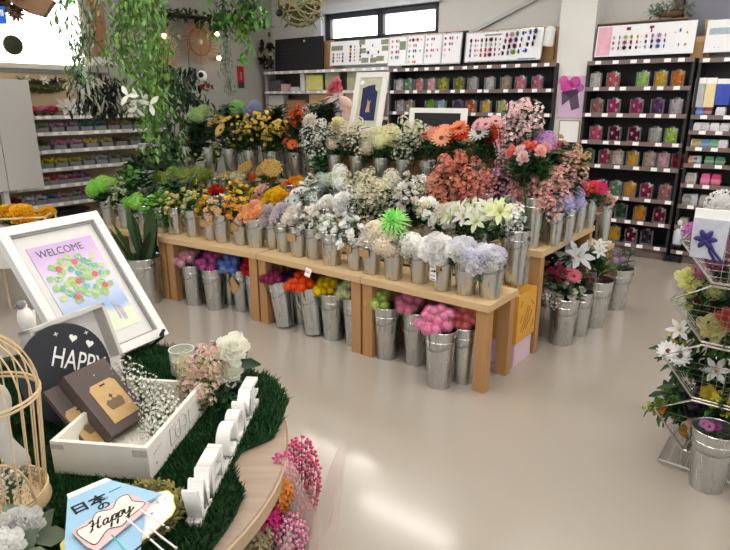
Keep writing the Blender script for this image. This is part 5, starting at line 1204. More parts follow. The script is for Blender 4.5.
for ps, cc in ((.3, (224, 234, 206)), (.36, (150, 180, 226)), (.5, (196, 208, 236)), (.68, (226, 220, 240)), (.85, (222, 200, 232))):
    e_ = rp.color_ramp.elements.new(ps); e_.color = lin(cc)+(1,)
nt.links.new(rp.outputs[0], nt.nodes['Principled BSDF'].inputs['Base Color'])
pr = ob('print', MB().box(-.108, .108, .003, .006, .075, .4), pm, t)
tx = text_mesh('WELCOME', .03, .0004)
ob('lettering', tx, mat('print_grey_ink', (84, 76, 92), .9, spec=.1), pr, (-.012, .0022, .372), (PI/2, 0, 0), (1.05, 1.15, 1))
lv = MB(); rr = random.Random(21); leafcols = [(150, 196, 120), (176, 206, 120), (100, 180, 160), (190, 216, 150)]
mbs = [MB() for _ in leafcols]
for i in range(74):
    a_ = i*2.39996; q = math.sqrt((i+.5)/74)*.093
    x, z = q*math.cos(a_)*.98+.0, .268+q*math.sin(a_)*.92
    if z < .2 and abs(x) < .02: continue
    mbs[i % 4].petal(tr(x, .0022, z) @ rotm('X', PI/2) @ rotm('Z', a_*1.7), .021, .019, 0, .5, .5, 4)
for k, mb in enumerate(mbs): ob('painted_leaf', mb, mat('paint_leaf_%d' % k, leafcols[k], .8), pr)
for x, z in ((-.05, .315), (.008, .325), (-.012, .262), (.05, .27), (.062, .226), (-.04, .215)):
    ob('painted_apple', MB().lathe([(.001, 0), (.0095, 0), (.0095, .0006), (.001, .0006)], 14, cap=False), mat('paint_apple', (216, 90, 110), .8), pr, (x, .0002, z), (PI/2, 0, 0))
ob('painted_figure', MB().box(-.004, .004, .0015, .003, .105, .15).ball((0, .002, .16), .008, 8, 6, (1, .2, 1)).box(.008, .02, .0015, .003, .1, .14).ball((.014, .002, .147), .007, 8, 6, (1, .2, 1)), mat('paint_figure', (120, 110, 150), .8, rgb2=(230, 226, 236), nscale=80), pr, (.055, 0, 0))
ob('glass_pane', MB().box(-FWd/2+bw_, FWd/2-bw_, -.001, .0, bw_, FHt-bw_), mat('picture_glass', (255, 255, 255), .35, alpha=.04, spec=.1), t)
# easel
t2 = leaning('table_easel', 'black metal table easel with looped hooks under the welcome picture', 'easel', (-.732, 1.658, .76), 1.072, .63)
for sx_ in (-.105, .12):
    ob('hook', MB().tube([(sx_, .05, -.006), (sx_, -.04, -.006), (sx_+.008, -.045, .012), (sx_+.016, -.04, .012), (sx_+.016, .02, -.002)], .005, 6), M['black_metal'], t2)
    ob('leg', MB().tube([(sx_, .03, .3), (sx_, .05, -.006), (sx_, .035, -.03)], .005, 6), M['black_metal'], t2)
ob('crossbar', MB().tube([(-.11, .035, .05), (.12, .035, .05)], .004, 6), M['black_metal'], t2)
# white shadow box and round HAPPY board
t = leaning('shadow_box', 'deep white wooden box frame standing upright before the welcome picture', 'box frame', (-.714, 1.4, .82), 1.144, .322)
w2, h2, d2 = .225, .16, .045
m_ = MB()
for x0, x1, z0, z1 in ((-w2/2, -w2/2+.01, 0, h2), (w2/2-.01, w2/2, 0, h2), (-w2/2, w2/2, 0, .01), (-w2/2, w2/2, h2-.01, h2)): m_.box(x0, x1, 0, d2, z0, z1)
ob('box_side', m_, M['offwhite'], t); ob('back_panel', MB().box(-w2/2, w2/2, d2-.004, d2, 0, h2), M['white'], t)
ob('foot_block', MB().box(-.1, .1, .0, .04, -.075, 0), M['offwhite'], t)
t = leaning('round_sign', 'round black HAPPY board propped against the white box frame', 'sign', Vector((-.714, 1.4, .82))+Vector((math.sin(1.144)*.012, -math.cos(1.144)*.012, 0)), 1.144, .322)
dc = Vector((w2/2-.195+.015, 0, h2-.128)); R2 = .124
ob('disc', MB().lathe([(.001, -.004), (R2-.002, -.004), (R2, -.002), (R2, .004), (.001, .004)], 64, cap=False), mat('chalk_black', (44, 46, 52), .75, noise=.08, nscale=30), t, dc+Vector((0, 0, 0)), (PI/2, 0, 0))
chalk = mat('chalk_white', (240, 240, 238), .8)
ob('lettering', text_mesh('HAPPY', .062, .0005), chalk, t, dc+Vector((.036, -.0055, .012)), (PI/2, math.radians(33), 0), (.8, 1.15, 1))
def heart(s): 
    return [(s*16*math.sin(a)**3/16, s*(13*math.cos(a)-5*math.cos(2*a)-2*math.cos(3*a)-math.cos(4*a))/16) for a in [2*PI*i/24 for i in range(24)]]
for hx, hz, s in ((.045, .075, .011), (.083, .045, .011)):
    ob('printed_heart', MB().prism(heart(s), 0, .0008), chalk, t, dc+Vector((hx, -.0045, hz)), (PI/2, math.radians(33), 0))
for hx, hz in ((.005, .1), (.085, .075), (-.07, -.03), (-.03, -.06)):
    ob('printed_mark', MB().box(-.006, .006, -.0055, -.0045, -.001, .001).box(-.001, .001, -.0055, -.0045, -.005, .005), chalk, t, dc+Vector((hx, 0, hz)))
# crate of flowers
cA = at_z(55, 473, GZ); cB = at_z(151, 481, GZ); cC = at_z(215.6, 410, GZ)
cyaw = math.atan2(cB.y-cA.y, cB.x-cA.x); cw = (cB-cA).length; cd = (cC-cB).length; ch_ = .078
t = thing('wooden_crate', 'whitewashed wooden crate with corner stencils holding cards and baby breath', 'crate', cA, cyaw)
for nm, bx_ in (('front_board', (0, cw, 0, .01, 0, ch_)), ('rear_board', (0, cw, cd-.01, cd, 0, ch_)), ('side_board', (0, .01, .01, cd-.01, 0, ch_)), ('side_board', (cw-.01, cw, .01, cd-.01, 0, ch_)), ('bottom_board', (.01, cw-.01, .01, cd-.01, .0, .008))):
    ob(nm, MB().box(*bx_), mat('whitewash', (236, 233, 226), .7, rgb2=(222, 216, 204), nscale=22), t)
stn = mat('stencil_grey', (150, 150, 150), .8, rgb2=(206, 204, 198), nscale=90)
ob('corner_stencil', MB().box(.002, .03, -.0012, 0, ch_-.018, ch_-.006), stn, t); ob('corner_stencil', MB().box(cw-.034, cw-.002, -.0012, 0, ch_-.022, ch_-.006), stn, t)
m_ = MB()
for (y0, z0, y1, z1) in ((.02, .05, .06, .055), (.1, .02, .1, .06), (.1, .06, .15, .062), (.15, .062, .15, .02), (.1, .02, .15, .02), (.2, .055, .26, .055), (.2, .02, .26, .02), (.2, .02, .2, .055), (.26, .02, .26, .055), (.12, .03, .19, .05), (.12, .05, .19, .025)):
    m_.tube([(cw+.0006, y0, z0), (cw+.0006, y1, z1)], .0012, 4)
ob('side_stencil', m_.box(cw, cw+.001, .03, .036, .02, .026).box(cw, cw+.001, .27, .276, .03, .036), stn, t)
ob('wheel_stencil', MB().tube([(cw+.0006, .155+.03*math.cos(i*PI/12), .04+.024*math.sin(i*PI/12)) for i in range(24)], .0014, 4, True), stn, t)
crown = [(-.019, -.012), (.019, -.012), (.024, .008), (.016, .016), (.008, .012), (.0, .016), (-.008, .012), (-.016, .016), (-.024, .008)]
def card_box(label, p, yaw, lean, w_, h_, d_, roll=0., off=(0, 0)):
    t = leaning('gift_box', label, 'box', p, yaw, lean, roll)
    ob('box_body', MB().box(-w_/2, w_/2, 0, d_, 0, h_), M['taupe'], t)
    tg = ob('gold_tag', MB().prism([(-.037, .022), (.037, .022), (.037, .118), (.028, .128), (-.028, .128), (-.037, .118)], 0, .0015), M['gold'], t, (.004+off[0], 0, off[1]), (PI/2, 0, 0))
    ob('crown_print', MB().prism(crown, 0, .001), mat('crown_grey', (116, 96, 74), .7), tg, (0, .064, .0015), (0, 0, 0), .95)
    ob('crown_print', MB().box(-.0015, .0015, .016, .028, 0, .001).box(-.005, .005, .021, .024, 0, .001), M['taupe'], tg, (0, .064, .0015))
    ob('hole', MB().box(-.007, .007, .117, .121, 0, .001), M['ink'], tg, (0, 0, .0015))
    ob('rivet', MB().ball((0, 0, 0), .002, 8, 5), M['offwhite'], t, (.004, -.001, h_-.03))
card_box('taupe card box with gold crown tag leaning in the crate, uppermost', (-.5495, 1.233, .768), 1.139, .827, .117, .18, .033)
card_box('second taupe box with gold crown tag, lower and mostly hidden', (-.589, 1.209, .745), 1.139, .827, .117, .176, .012, 0, (-.022, -.018))
# baby breath and pink blossom in the crate, candle jar and white peonies behind
for i, (px, py, Y) in enumerate([(124, 369, 1.34), (136, 378, 1.32), (150, 388, 1.3), (142, 393, 1.27), (152, 404, 1.25), (163, 397, 1.28), (152, 414, 1.22), (160, 417, 1.2), (166, 408, 1.23), (152, 428, 1.16), (161, 424, 1.18), (172, 411, 1.25)]):
    hd = at_y(px, py, Y); bs = Vector((max(-.62, min(-.43, hd.x-.0)), max(1.12, min(1.34, hd.y+.03)), .748))
    flower('gyp', (252, 252, 246), bs, hd, .036, 'white baby breath sprig massed inside the whitewashed crate', 'flower', 'baby breath in the crate', Vector((.2, -.4, .8)), k=i)
for i, (px, py, Y) in enumerate([(205, 356, 1.42), (196, 366, 1.4), (214, 362, 1.42), (200, 380, 1.38), (190, 376, 1.38), (208, 378, 1.38), (188, 386, 1.36)]):
    hd = at_y(px, py, Y); bs = Vector((-.47+.01*i, 1.33, .748))
    flower('spray', [(238, 200, 196), (214, 214, 170), (236, 214, 190)][i % 3], bs, hd, .04, 'pale pink and green blossom sprig at the crate rear corner', 'flower', 'pink blossom at the crate corner', Vector((.3, -.5, .7)), leaf='leaf_light', k=i, fs=.45)
cj = at_z(180, 379, GZ)
t = thing('candle_jar', 'short clear glass jar with pale cream candle beside pink blossom', 'candle', (cj.x, cj.y+.035, GZ))
ob('jar_glass', MB().lathe([(.001, .001), (.03, .001), (.034, .006), (.036, .078), (.034, .078), (.031, .01), (.001, .008)], 28, cap=False), mat('jar_glass', (230, 232, 226), .08, alpha=.4), t)
ob('wax', MB().lathe([(.001, .011), (.03, .011), (.031, .045), (.001, .045)], 28, cap=False), mat('wax_cream', (226, 214, 180), .5), t); ob('glass_rim', MB().tube([(.035*math.cos(i*PI/14), .035*math.sin(i*PI/14), .078) for i in range(28)], .0018, 6, True), mat('rim_glass', (226, 228, 224), .15), t)
pe = M['leaf_dark']
for px, py, Y, rad, nm in ((233, 349, 1.44, .05, 'large open white peony standing on the grass above the letters'), (229, 372, 1.43, .043, 'lower white peony bud tucked under the open one')):
    hd = at_y(px, py, Y)
    flower('peony', (250, 250, 240), Vector((hd.x-.03, hd.y+.05, GZ)), hd, rad, nm, 'flower', None, Vector((.35, -.55, .75)), leaf='leaf_dark')
for i, (px, py) in enumerate([(215, 366), (222, 358), (219, 378)]):
    hd = at_y(px, py, 1.45)
    t = thing('rose_leaf', 'broad dark green leaf between pink blossom and white peonies', 'leaf', hd, 0, 'broad dark leaves at the peonies', rot=(.5, -.5+.3*i, 2.2+.5*i))
    ob('leaf', P['leaf'], M['leaf'], t, (-.03, 0, 0), (0, 0, 0), .065); ob('stem', P['stem'], M['stem'], t, (-.03, 0, 0), (0, 2.6, 0), (.0015, .0015, .06))
t = thing('moss_tuft', 'low tuft of dark green fern beside the letters O and M', 'plant', at_z(222, 400, GZ))
garland(t, 160, .05, .022, M['leaf'], 'foliage', .022, .03, 4); ob('root', MB().ball((0, 0, 0), .02, 8, 5), M['stem'], t)
# birdcage at the left edge
bc = at_z(1, 506, GZ); RC = .083; RT = .1; HC = .24
t = thing('birdcage', 'tall pale bamboo birdcage with arched door at the left edge', 'birdcage', (bc.x, bc.y, GZ))
ring = lambda z, r_, tk: MB().tube([(r_*math.cos(i*PI/18), r_*math.sin(i*PI/18), z) for i in range(36)], tk, 6, True)
ob('base_tray', MB().lathe([(.001, 0), (RC+.006, 0), (RC+.008, .004), (RC+.004, .022), (RC-.003, .022), (RC-.003, .006), (.001, .006)], 40, cap=False), M['rattan'], t)
for z in (.026, .033, HC-.008, HC): ob('hoop', ring(z, RC+.001+(RT-RC)*z/HC, .0026), M['rattan'], t)
for i in range(22):
    a_ = 2*PI*i/22
    pts = [(RC*math.cos(a_), RC*math.sin(a_), .02), (RT*math.cos(a_), RT*math.sin(a_), HC)]
    for k in range(1, 8):
        e_ = k*PI/16; pts.append((RT*math.cos(e_)*math.cos(a_), RT*math.cos(e_)*math.sin(a_), HC+.125*math.sin(e_)))
    ob('bar', MB().tube(pts+[(0, 0, HC+.126)], .0017, 5), M['rattan'], t)
door = [( (RC+.004)*math.cos(a0), (RC+.004)*math.sin(a0), z) for a0, z in [(-1.5+.09*k, .03+.105*math.sin(PI*min(1, (k+.0)/14*1.0))**.6) for k in range(15)]]
dr = ob('door', MB().tube(door, .0026, 6), M['rattan'], t); ob('finial', ring(0, .012, .0022), M['rattan'], t, (0, 0, HC+.14), (PI/2, 0, .4))
for i in range(5): ob('hinge_bead', MB().ball((0, 0, 0), .004, 8, 5), mat('bead_copper', (176, 110, 70), .4, .6), t, ((RC+.006)*math.cos(-1.45+.12*i), (RC+.006)*math.sin(-1.45+.12*i), .06+.012*i))
for i in range(7):
    a_ = i*2.4; q = .05*math.sqrt((i+.5)/7)
    bs = Vector((bc.x+q*math.cos(a_), bc.y+q*math.sin(a_), GZ+.008)); hd = bs+Vector((.012*math.cos(a_), .012*math.sin(a_), .045+.012*(i % 3)))
    flower('gyp', (240, 240, 234), bs, hd, .03, 'white baby breath sprig growing inside the bamboo birdcage', 'flower', 'baby breath in the birdcage', Vector((0, -.5, .8)), leaf='leaf_light', k=i)
# white lace ribbon hanging inside the cage, brown log behind it
t = thing('organza_ribbon', 'sheer white ribbon draped down inside the bamboo birdcage', 'ribbon', (bc.x+.035, bc.y+.0, GZ+.1))
m_ = MB(); vs = []; n_ = 14
for k in range(n_+1):
    q = k/n_; 
    for s in (-1, 1): vs.append((.022*s+.02*q-.01+.006*math.sin(q*9), .008*math.sin(q*7+s), .16-.17*q))
m_.add(vs, [(2*k, 2*k+1, 2*k+3, 2*k+2) for k in range(n_)])
rb_ = ob('ribbon_tail', m_, mat('organza', (236, 234, 230), .7, alpha=.6), t); ob('knot', MB().ball((-.01, 0, .16), .012, 8, 6, (1.4, .8, .8)), mat('organza', 0), t)
sd = rb_.modifiers.new('thick', 'SOLIDIFY'); sd.thickness = .0008
p = Vector((-.93, 1.2, GZ)); 
t = thing('bark_log', 'upright brown log piece standing behind the birdcage', 'log', (-.89, 1.14, GZ))
ob('log_body', MB().lathe([(.07, 0), (.068, .08), (.07, .16), (.066, .2)], 24), wood_mat('bark', (120, 96, 74), (84, 64, 50), (20, 20, 4), .9), t); ob('cut_face', MB().lathe([(.001, .2), (.06, .2), (.06, .202), (.001, .202)], 24, cap=False), M['pine'], t)
# white bird
bp = at_y(26, 318, 1.42)
t = thing('bird_figure', 'white bird figure with grey head perched behind the birdcage', 'bird', bp, .4)
ob('perch', MB().tube([(0, .015, -.05), (0, .015, GZ-bp.z)], .006, 8), M['twig'], t)
m_ = MB().lathe([(.001, -.055), (.012, -.045), (.019, -.02), (.021, 0), (.016, .018), (.011, .026), (.013, .034), (.011, .044), (.001, .049)], 16, mx=rotm('Y', -.15))
ob('body', m_, mat('feather_white', (236, 234, 228), .8), t)
ob('head_cap', MB().ball((-.006, -.003, .037), .0125, 12, 8), mat('feather_grey', (130, 130, 134), .8), t); ob('beak', MB().lathe([(.004, 0), (.0005, .014)], 8), M['zinc_dark'], t, (-.014, -.007, .036), (PI/2+.2, 0, -1.0))
ob('wing', MB().ball((0, 0, 0), .02, 10, 6, (.35, .6, 1.6)), mat('feather_pale', (214, 212, 208), .8), t, (.014, .006, -.012), (0, .15, 0)); ob('tail', MB().box(-.006, .006, .004, .016, -.095, -.045), mat('feather_pale', 0), t)
t_eye = ob('eye', MB().ball((-.013, -.012, .04), .002, 6, 5), M['ink'], t)
# greeting cards lying on the moss ring
def flat_card(name, label, cat, pts_px, z, th, m, lift=None):
    P3 = [at_z(px, py, z) for px, py in pts_px]; c = sum(P3, Vector())/len(P3)
    t = thing(name, label, cat, c); ob('card_sheet', MB().prism([(q.x-c.x, q.y-c.y) for q in P3], 0, th), m, t); return t, c
mr = at_z(140, 521, GZ)
t = thing('moss_wreath', 'olive green moss wreath lying under the greeting cards', 'wreath', mr+Vector((0, 0, .02)))
m_ = MB(); rr = random.Random(33)
for i in range(1500):
    a_ = rr.uniform(0, 6.283); b_ = rr.uniform(0, 6.283); q = .018*math.sqrt(rr.random())+.004
    m_.petal(tr((.062+q*math.cos(b_))*math.cos(a_), (.062+q*math.cos(b_))*math.sin(a_), q*math.sin(b_)) @ rotm('Z', b_*3) @ rotm('Y', rr.uniform(-1.4, .4)), .011, .006, -.2)
ob('moss_strands', m_, mat('moss_olive_light', (136, 130, 76), .9, noise=.3, nscale=60), t); ob('ring_core', MB().tube([(.062*math.cos(i*PI/18), .062*math.sin(i*PI/18), 0) for i in range(36)], .013, 8, True), mat('moss_core', (92, 88, 50), .9), t)
CZ = GZ+.054
sc_pts = [(62, 556), (60, 545), (66, 538)] + [(150, 500), (158, 493), (168, 491), (174, 496), (174, 502), (176, 508), (172, 516), (166, 521), (160, 527), (152, 534), (144, 540), (136, 546), (128, 556)]
t, c = flat_card('scalloped_card', 'white scalloped card with yellow rim under the blue card', 'card', sc_pts, CZ, .002, mat('card_yellow_rim', (236, 222, 120), .7))
ob('white_face', MB().prism([((at_z(px, py, CZ)-c).x*.955, (at_z(px, py, CZ)-c).y*.955) for px, py in sc_pts], .002, .003), mat('card_white', (240, 236, 236), .7, noise=.03, nscale=40), t)
for k, (px, py, cc) in enumerate(((158, 504, (226, 200, 120)), (152, 515, (120, 110, 190)), (165, 500, (200, 210, 150)))): 
    q = at_z(px, py, CZ)-c; ob('printed_dot', MB().lathe([(.001, .003), (.0025, .003), (.0025, .0035), (.001, .0035)], 8, cap=False), mat('dot_%d' % k, cc, .7), t, (q.x, q.y, 0))
BZ = CZ+.01
bl = [(68, 496), (106, 480), (162, 495), (146, 503), (140, 556), (64, 556)]
t, c = flat_card('blue_card', 'pale blue greeting card with black Japanese characters reading nihon no', 'card', bl, BZ, .003, mat('card_blue', (160, 202, 230), .6, rgb2=(150, 192, 222), nscale=12))
wp = [at_z(px, py, BZ)-c for px, py in ((67, 496), (106, 479.5), (112, 481.5), (68.5, 500.5))]
ob('white_edge', MB().prism([(q.x, q.y) for q in wp], .003, .0038), M['paper'], t)
def on_card(parent, c, body, px, py, px2, py2, z, size, m, sh=0., sx=1., name='lettering'):
    a = at_z(px, py, z)-c; b_ = at_z(px2, py2, z)-c; an = math.atan2(b_.y-a.y, b_.x-a.x)
    me = text_mesh(body, size, .0003, shear=sh, bold=.02)
    return ob(name, me, m, parent, (a.x, a.y, z-(BZ)+.0003), (0, 0, an), (sx, 1, 1))
for ch, px, py in (('日', 80, 508.5), ('本', 98.5, 500), ('の', 104, 506)):
    on_card(t, c, ch, px, py, px+20, py-9, BZ+.0036, .03 if ch != 'の' else .022, M['ink'], 0, 1.1)
a1, a2 = at_z(109, 494, BZ)-c, at_z(121, 488.5, BZ)-c
ob('printed_line', MB().tube([(a1.x, a1.y, .0035), (a2.x, a2.y, .0035)], .0007, 4), M['ink'], t)
LZ = BZ+.008
lp = [(72, 533), (127, 494), (136, 497), (150, 504), (146, 511), (97, 552), (86, 547)]
t, c2 = flat_card('happy_label', 'pink bracket shaped label with black script Happy on blue card', 'label', lp, LZ, .002, mat('label_pink', (226, 190, 192), .7))
def smooth(pts, n=6):
    out = []; K = len(pts)
    for i in range(K):
        p0, p1, p2, p3 = [Vector(pts[(i+j-1) % K]) for j in range(4)]
        for k in range(n):
            t = k/n; out.append(tuple(.5*((2*p1)+(p2-p0)*t+(2*p0-5*p1+4*p2-p3)*t*t+(3*p1-p0-3*p2+p3)*t**3)))
    return out
inner = [(77, 533), (90, 525), (97, 514), (112, 510), (118, 500), (128, 496), (133, 502), (145, 504), (139, 511), (130, 518), (122, 527), (108, 531), (97, 545), (88, 543)]
ip = [at_z(px, py, LZ)-c2 for px, py in smooth(inner)]
ob('cream_panel', MB().prism([(q.x, q.y) for q in ip], .002, .0026), mat('label_cream', (236, 226, 214), .7), t)
ob('black_border', MB().tube([(q.x, q.y, .0028) for q in ip], .0008, 4, True), mat('border_brown', (90, 56, 60), .7), t)
a = at_z(112, 519.5, LZ)-c2; b_ = at_z(132, 509, LZ)-c2
cur = MB()
strokes = [[(.0,.9),(.12,1.0),(.2,.9),(.16,.4),(.08,.05),(-.02,.02)], [(.62,1.02),(.5,.95),(.42,.5),(.4,.08),(.48,.02),(.56,.12)], [(.06,.5),(.25,.56),(.5,.54)],
           [(.92,.5),(.82,.56),(.7,.4),(.68,.12),(.76,.02),(.88,.2),(.94,.52),(.9,.12),(.98,.02),(1.08,.2)], [(1.08,.2),(1.18,.55),(1.12,.1),(1.02,-.5)], [(1.14,.36),(1.26,.56),(1.36,.46),(1.34,.14),(1.22,.02),(1.14,.12)],
           [(1.36,.2),(1.5,.55),(1.44,.1),(1.34,-.5)], [(1.46,.36),(1.58,.56),(1.68,.46),(1.66,.14),(1.54,.02),(1.46,.12)], [(1.72,.4),(1.8,.55),(1.8,.15),(1.9,.04),(2.02,.2),(2.1,.54)], [(2.1,.54),(2.04,.0),(1.92,-.45),(1.8,-.5),(1.84,-.3),(2.1,.0),(2.3,.24)]]
for s_k in strokes:
    q = [Vector((x*1.0+y*.28, y, 0)) for x, y in s_k]; q2 = []
    for i in range(len(q)-1):
        p0, p1, p2, p3 = q[max(0, i-1)], q[i], q[i+1], q[min(len(q)-1, i+2)]
        for k in range(5):
            tt = k/5; q2.append(.5*((2*p1)+(p2-p0)*tt+(2*p0-5*p1+4*p2-p3)*tt*tt+(3*p1-p0-3*p2+p3)*tt**3))
    q2.append(q[-1]); cur.tube([(v.x-1.2, v.y-.3, 0) for v in q2], [.03+.035*abs(math.sin(i*.6)) for i in range(len(q2))], 5)
ob('lettering', cur, M['ink'], t, (a.x, a.y, .003), (0, 0, math.atan2(b_.y-a.y, b_.x-a.x)), (.034, .026, .012))
for k, (a1, b1, a2, b2, m_) in enumerate(((126, 518, 165, 552, 'white'), (140, 510, 168, 528, 'white'), (150, 528, 176, 548, 'white'), (112, 535, 130, 556, 'teal'), (170, 522, 128, 556, 'ink'))):
    A1 = at_z(a1, b1, LZ+.012); A2 = at_z(a2, b2, LZ+.006)
    t = thing('paper_pick', ['white twisted straw end lying over the label and scalloped card', 'short white paper stick crossing the scalloped card', 'lower white paper stick near the letter W', 'small teal stick at the bottom of the blue card', 'thin black stick lying along the scalloped card'][k], 'stick', A1)
    ob('rod', MB().tube([(0, 0, 0), tuple(A2-A1)], .0015, 8), dict(white=M['paper'], teal=mat('teal_stick', (90, 190, 190), .5), ink=M['ink'])[m_], t)
    ob('end_cap', MB().ball(tuple(A2-A1), .0026, 8, 5), M['offwhite'], t)
# ruffled white flower at the lower left corner
hd = at_y(20, 527, .86)
flower('carnation', (244, 244, 242), Vector((hd.x, hd.y+.03, GZ)), hd, .04, 'ruffled white carnation at the lower edge before the birdcage', 'flower', None, Vector((.1, -.5, .8)), leaf='leaf_grey')
hd = at_y(2, 548, .8)
flower('carnation', (244, 244, 242), Vector((hd.x, hd.y+.03, GZ)), hd, .036, 'second ruffled white carnation at the very corner of the picture', 'flower', None, Vector((.1, -.5, .8)), leaf='leaf_grey')
# ------------------------------------------------------------------ wrapped bouquets beside the table
def cone_wrap(t, p0, d, ln, r1, m, seed=0, arc=4.6):
    mx = aim(d); rr = random.Random(seed); vs = []; fs = []; n_ = 22; K = 6
    for k in range(K+1):
        for i in range(n_+1):
            a = -arc/2+arc*i/n_+seed; q = k/K; r_ = (.012+r1*q)*(1+.1*math.sin(5*a+seed)*q); ln2 = ln*q*(1+.13*math.sin(3*a+seed*2)*(1 if k == K else 0))
            vs.append(mx @ Vector((r_*math.cos(a), r_*math.sin(a), ln2)))
    for k in range(K):
        for i in range(n_): fs.append((k*(n_+1)+i, k*(n_+1)+i+1, (k+1)*(n_+1)+i+1, (k+1)*(n_+1)+i))
    o = ob('wrap', MB().add(vs, fs), m, t); s_ = o.modifiers.new('thick', 'SOLIDIFY'); s_.thickness = .0006
    return o
t = thing('flower_stand_bucket', 'low black tub on the floor beside the table holding wrapped bouquets', 'tub', (-.16, 1.02, 0))
ob('tub_wall', MB().lathe([(.001, .0), (.12, .0), (.15, .3), (.146, .3), (.116, .01), (.001, .01)], 28, cap=False), M['black_metal'], t); ob('rim', MB().tube([(.149*math.cos(i*PI/14), .149*math.sin(i*PI/14), .3) for i in range(28)], .005, 6, True), M['black_metal'], t)
wrapm = mat('wrap_film', (240, 216, 206), .2, alpha=.22, spec=.6)
base0 = Vector((-.16, 1.02, .03))
def dried(label, px, py, Y, rgb, kind, n, rad, wrap=None, arc=0, stretch=1.6):
    hd = at_y(px, py, Y); d = hd-base0
    t = thing('dried_bouquet', label, 'bouquet', base0+Vector((d.x*.12, d.y*.12, 0)))
    d2 = hd-Vector(t.location); mx = aim(d2)
    bl = MB(); st = MB(); rr = random.Random(n+int(px))
    for i in range(n):
        q = fibo(n, i)*rad*(.5+.5*rr.random()**.4); q.z *= stretch
        v = d2+mx.to_3x3() @ q
        if kind == 'dots': bl.ball(tuple(v), .0042, 6, 4)
        else: floret(bl, tr(*v) @ aim(mx.to_3x3() @ fibo(n, i)), .016, 5)
        if i % 4 == 0: st.tube([tuple(d2*.55), tuple(v)], .0009, 3)
    ob('flower_mass', bl, mat('dried_%d_%d_%d' % rgb, rgb, .8, noise=.3, nscale=60), t); ob('stem', st.tube([(0, 0, 0), tuple(d2*.6)], .008, 6), M['stem'], t)
    if wrap: cone_wrap(t, 0, d2, d2.length*wrap[0], wrap[1], wrapm, wrap[2])
    return t
dried('tall wrapped bouquet of tiny pink dried berries in clear film beside table', 300, 478, 1.2, (206, 84, 122), 'dots', 330, .05, (1.0, .09, .4), stretch=2.0)
dried('slim bunch of rosy pink dried blossom nearest the table edge', 283, 472, 1.16, (216, 110, 150), 'dots', 120, .03, None, stretch=1.6)
dried('round bunch of rusty orange dried flowers below the table edge', 273, 493, 1.12, (196, 120, 40), 'f', 90, .042, None, stretch=1.1)
dried('bunch of vivid magenta dried flowers below the rusty orange one', 257, 517, 1.08, (186, 30, 110), 'f', 120, .05, None, stretch=1.0)
dried('bunch of beige grey dried hydrangea lowest beneath the table', 246, 541, 1.04, (150, 136, 104), 'f', 110, .055, None, stretch=1.0)
dried('clear wrapped bunch of pale pink dried flowers lowest on the right', 290, 535, 1.08, (226, 150, 180), 'dots', 150, .04, (1.02, .06, 2.6), stretch=1.3)
# ------------------------------------------------------------------ framed things and pink arrangement on the stand behind the island
yl = OY+1.36
a = on_back(347, 123, yl); b_ = on_back(382, 124, yl)
p = L((a[0]+b_[0])/2, yl, 1.243)
s_ = 4.75/3.873
t = leaning('picture_frame', 'white frame with navy bag print standing behind the white flowers', 'picture', p, math.radians(-30), .3)
fw, fh = .3, .5; 
def framed(t, fw, fh, bw_, mframe):
    m_ = MB()
    for x0, x1, z0, z1 in ((-fw/2, -fw/2+bw_, 0, fh), (fw/2-bw_, fw/2, 0, fh), (-fw/2+bw_, fw/2-bw_, 0, bw_), (-fw/2+bw_, fw/2-bw_, fh-bw_, fh)): m_.box(x0, x1, -.012, .012, z0, z1)
    ob('frame_moulding', m_, mframe, t); return ob('backing_sheet', MB().box(-fw/2+bw_, fw/2-bw_, .002, .006, bw_, fh-bw_), mat('sheet_floral', (216, 214, 196), .7, rgb2=(170, 176, 140), nscale=26), t)
g = framed(t, fw, fh, .045, M['white'])
ob('printed_bag', MB().prism([(-.07, .1), (.075, .1), (.07, .34), (.045, .36), (.04, .4), (-.02, .39), (-.075, .37)], 0, .002), M['navy'], g, (0, .002, 0), (PI/2, 0, 0))
ob('gold_motif', MB().prism([(-.02, .17), (.02, .17), (.012, .23), (.018, .27), (.004, .25), (-.012, .28), (-.01, .23)], .002, .004), M['gold'], g, (0, .002, 0), (PI/2, 0, 0))
ob('white_knot', MB().ball((0, -.012, 0), .02, 8, 6, (1, .4, 1)), M['paper'], g, (-.08, 0, fh-.09))
a = on_back(411, 112, yl+.05); b_ = on_back(468, 108, yl+.05); wd = b_[0]-a[0]; ht = on_back(440, 108, yl+.05)[1]-1.243
t = leaning('picture_frame', 'white frame with black panel standing behind the apricot gerberas', 'picture', L((a[0]+b_[0])/2, yl+.02, 1.243), TH, .12)
m_ = MB(); bw_ = .045; wd *= 1.0
for x0, x1, z0, z1 in ((-wd/2, -wd/2+bw_, 0, ht), (wd/2-bw_, wd/2, 0, ht), (-wd/2+bw_, wd/2-bw_, 0, bw_*.6), (-wd/2+bw_, wd/2-bw_, ht-bw_*.8, ht)): m_.box(x0, x1, -.012, .012, z0, z1)
ob('frame_moulding', m_, M['white'], t); ob('black_panel', MB().box(-wd/2+bw_, wd/2-bw_, .0, .006, bw_*.6, ht-bw_*.8), M['black_metal'], t)
a = on_back(336, 110, yl); p = L(a[0], yl+.03, 1.243)
t = thing('rose_arrangement', 'pink rose arrangement with big organza bow behind the ivory flowers', 'arrangement', p, TH)
z0 = on_back(336, 86, yl)[1]-1.243
for k, (dx, dz, rr_) in enumerate(((0, 0, .06), (-.05, -.03, .045), (.045, -.02, .045), (0, -.06, .045), (.02, .04, .04))): ob('bloom', P['rose'], petal_mat((226, 130, 134)), t, (dx, -.03, z0+dz), (1.3, 0, k), rr_)
org = mat('organza_pink', (232, 200, 190), .6, alpha=.75)
